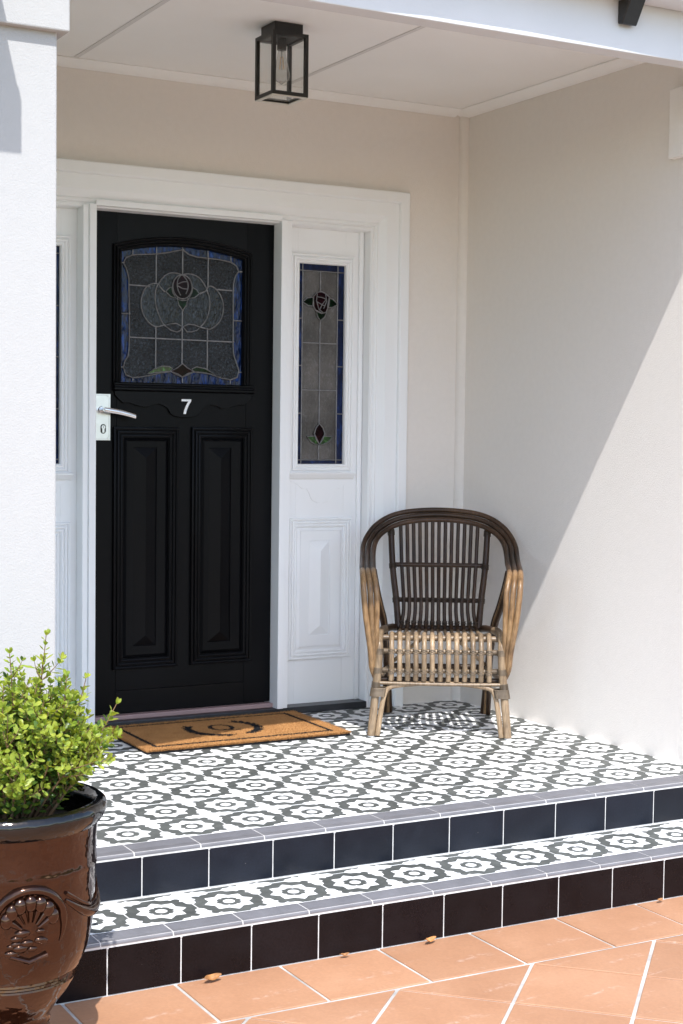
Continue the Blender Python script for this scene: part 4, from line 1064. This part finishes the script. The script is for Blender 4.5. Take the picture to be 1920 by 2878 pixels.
sh = empty('shrub', (PC.x, PC.y, .28), 'bushy light green small-leaved shrub growing in the glazed pot', 'shrub')
leaves = []                                              # (position, direction, normal, length)
def grow(p0, p1, bend, r0, bmt, depth):
    mid = p0.lerp(p1, .5)+bend; pts = []
    n = max(5, int((p1-p0).length/.012))
    for k in range(n+1):
        t = k/n; pts.append(p0*(1-t)**2+mid*2*t*(1-t)+p1*t*t)
    tube(bmt, pts, [r0*(1-.7*k/n) for k in range(n+1)], 5)
    L = (p1-p0).length; s = .0; dist = 0; turn = rng.uniform(0, 3.14)
    start = .20 if depth == 0 else .08
    acc = 0
    for k in range(1, n+1):
        seg = (pts[k]-pts[k-1]).length; acc += seg
        t = k/n
        if t < start or acc < .0105: continue
        acc = 0; turn += math.pi/2+rng.uniform(-.25, .25)
        d = (pts[k]-pts[k-1]).normalized(); s_ = d.orthogonal().normalized(); t_ = d.cross(s_)
        side = s_*math.cos(turn)+t_*math.sin(turn)
        for sg in (-1, 1):
            if rng.random() < .08: continue
            if pts[k].z < .368 and Vector((pts[k].x-PC.x, pts[k].y-PC.y)).length > .150: continue
            out = (side*sg*.95+d*rng.uniform(.45, .95)+Vector((rng.gauss(0, .16), rng.gauss(0, .16), rng.gauss(0, .16)))).normalized()
            nrm = (d-out*d.dot(out)).normalized()
            leaves.append((pts[k], out, nrm, rng.uniform(.0175, .0265)*(1.0 if t < .9 else .72)))
    d = (pts[-1]-pts[-2]).normalized(); s_ = d.orthogonal().normalized()
    for k in range(3):
        a = k*2.1+rng.random(); out = (d*1.1+(s_*math.cos(a)+d.cross(s_)*math.sin(a))*.5).normalized()
        leaves.append((pts[-1], out, (d.cross(out)).normalized(), rng.uniform(.012, .018)))
    return pts
bmt = B()
tips = []
NT = 150
for k in range(NT):
    fi = k*2.39996+rng.uniform(-.2, .2); ct = 1-(k+.5)/NT*1.10
    th = math.acos(max(-1, min(1, ct)))
    rr = rng.uniform(.88, .98) if k % 3 else rng.uniform(.6, .84)
    tips.append(PC+Vector((.220*math.sin(th)*math.cos(fi)*rr, .220*math.sin(th)*math.sin(fi)*rr, .34+.295*math.cos(th)*rr)))
right = Vector((.959, -.284, 0)); tow = Vector((-.284, -.959, 0))
tips += [PC+right*.079+tow*.05+Vector((0, 0, .708)), PC+right*.0+tow*.07+Vector((0, 0, .672)), PC+right*.236+tow*.03+Vector((0, 0, .548)), PC+right*.125+tow*.02+Vector((0, 0, .612)), PC+right*.17-tow*.02+Vector((0, 0, .600)), PC+right*.205+tow*.05+Vector((0, 0, .47)), PC+right*.22+tow*.0+Vector((0, 0, .505)), PC-right*.06+tow*.05+Vector((0, 0, .645))]
for tp in tips:
    if tp.z < .40: continue
    b0 = PC+Vector(((tp.x-PC.x)*.28+rng.uniform(-.02, .02), (tp.y-PC.y)*.28+rng.uniform(-.02, .02), .272))
    pts = grow(b0, tp, Vector((rng.uniform(-.02, .02)+(tp.x-PC.x)*.12, rng.uniform(-.02, .02)+(tp.y-PC.y)*.12, .02)), .0032, bmt, 0)
    for q_ in range(rng.randint(4, 7)):
        i = int(len(pts)*rng.uniform(.35, .85)); p = pts[i]; d = (pts[i]-pts[i-1]).normalized()
        ra = Vector((rng.gauss(0, 1), rng.gauss(0, 1), rng.gauss(.35, .6))).normalized()
        e = p+(d*.75+ra*.65).normalized()*rng.uniform(.045, .085)
        rad = Vector((e.x-PC.x, e.y-PC.y)).length
        if rad > .25 or (e.z < .385 and rad > .12): continue
        grow(p, e, ra*.006, .0016, bmt, 1)
obj('stem', bmt, TWIG, sh, 60)
def leaf_shape(L):
    w = L*.26
    return [(0, 0, 0), (L*.30, -w*.62, .0), (L*.64, -w, .0006), (L*.90, -w*.62, .0), (L, 0, -.0006), (L*.90, w*.62, 0), (L*.64, w, .0006), (L*.30, w*.62, 0)], [(L*.33, 0, -.0011), (L*.67, 0, -.0014)]
def leaf_verts(L):
    o_, m_ = leaf_shape(L); return o_+m_
LF = [(0, 1, 8), (1, 2, 9, 8), (2, 3, 9), (3, 4, 9), (4, 5, 9), (5, 6, 9), (6, 7, 8, 9), (7, 0, 8)]
def leaf_matrix(p, x, n):
    y = n.cross(x).normalized(); z = x.cross(y)
    return Matrix(((x.x, y.x, z.x, p.x), (x.y, y.y, z.y, p.y), (x.z, y.z, z.z, p.z), (0, 0, 0, 1)))
camp = Vector((CX, CY, CZ))
def show(l):                                             # leaves on the camera side come first
    d = (l[0]-PC-Vector((0, 0, .42))); return -(d.dot((camp-PC).normalized()))
leaves.sort(key=show)
lm = bpy.data.meshes.new('leaf'); lm.from_pydata(leaf_verts(1.0), [], LF); lm.materials.append(LEAF)
for p_ in lm.polygons: p_.use_smooth = True
for v_ in lm.vertices: v_.co.z *= 8 if abs(v_.co.z) > 1e-6 else 1
pick = set(range(0, min(len(leaves), 900), 3))
vts, fcs, mids = [], [], []
nsolo = 0
for i, (p, d, n_, L) in enumerate(leaves):
    mt = leaf_matrix(p, d, n_)
    if i in pick and nsolo < 298:
        nsolo += 1
        o = bpy.data.objects.new('leaf', lm); COL.objects.link(o); o.parent = sh
        o.matrix_local = Matrix.Translation(-sh.location) @ mt @ Matrix.Diagonal((L, L, L, 1))
    else:
        b0 = len(vts); c = rng.uniform(.6, 1.7)
        for q_ in leaf_verts(L): vts.append(mt @ Vector((q_[0], q_[1], q_[2]*c)))
        fcs += [tuple(b0+k for k in f) for f in LF]
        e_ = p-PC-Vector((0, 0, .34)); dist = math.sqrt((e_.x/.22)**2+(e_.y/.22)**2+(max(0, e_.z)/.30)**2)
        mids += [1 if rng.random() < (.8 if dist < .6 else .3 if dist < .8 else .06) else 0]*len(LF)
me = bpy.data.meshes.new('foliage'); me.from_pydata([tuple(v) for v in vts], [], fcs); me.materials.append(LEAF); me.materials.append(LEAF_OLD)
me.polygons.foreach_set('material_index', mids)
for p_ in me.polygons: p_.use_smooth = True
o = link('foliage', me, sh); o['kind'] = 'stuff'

# ------------------------------------------------------------------ fallen leaves
def fallen(x, y, rz, L, curl, label, tilt=.0):
    bm = B(); n = 12; rows = []
    for k in range(n+1):
        t = k/n; w_ = L*.19*math.sin(math.pi*min(.985, t*.95+.03))**.75+.0003
        z = .0025+curl*(2*t-1)**2+.15*curl*math.sin(t*9); rows.append([bm.verts.new((L*(t-.5), s*w_+.06*L*math.sin(t*3), z+s*s*w_*.75)) for s in (-1, -.5, 0, .5, 1)])
    for a, b in zip(rows, rows[1:]):
        for k in range(4): bm.faces.new((a[k], a[k+1], b[k+1], b[k]))
    tube(bm, [(-L*.5, 0, .0025+curl), (-L*.62, .002, .001+curl*1.2)], .0008, 4)
    me = mesh('fallen_leaf', bm, DRY, 180); o = link('fallen_leaf', me, None, (x, y, GZ+.004)); o.rotation_euler = (tilt, 0, rz)
    tag(o, label, 'fallen leaf', 'dry leaves lying along the foot of the step')
fallen(-.565, -.522, .15, .052, .012, 'curled orange brown dry leaf at the step foot nearest the pot', .5)
fallen(.105, -.520, .25, .040, .012, 'pale tan curled dry leaf against the middle of the bottom riser', .5)
fallen(-.165, -.516, -.1, .026, .006, 'small rust dry leaf lying between the two larger fallen leaves', .3)
fallen(.945, -.516, .2, .026, .005, 'tiny brown dry leaf at the step foot near the right edge', .3)
print('tiles', cnt, 'leaves', len(leaves), 'solo', nsolo)
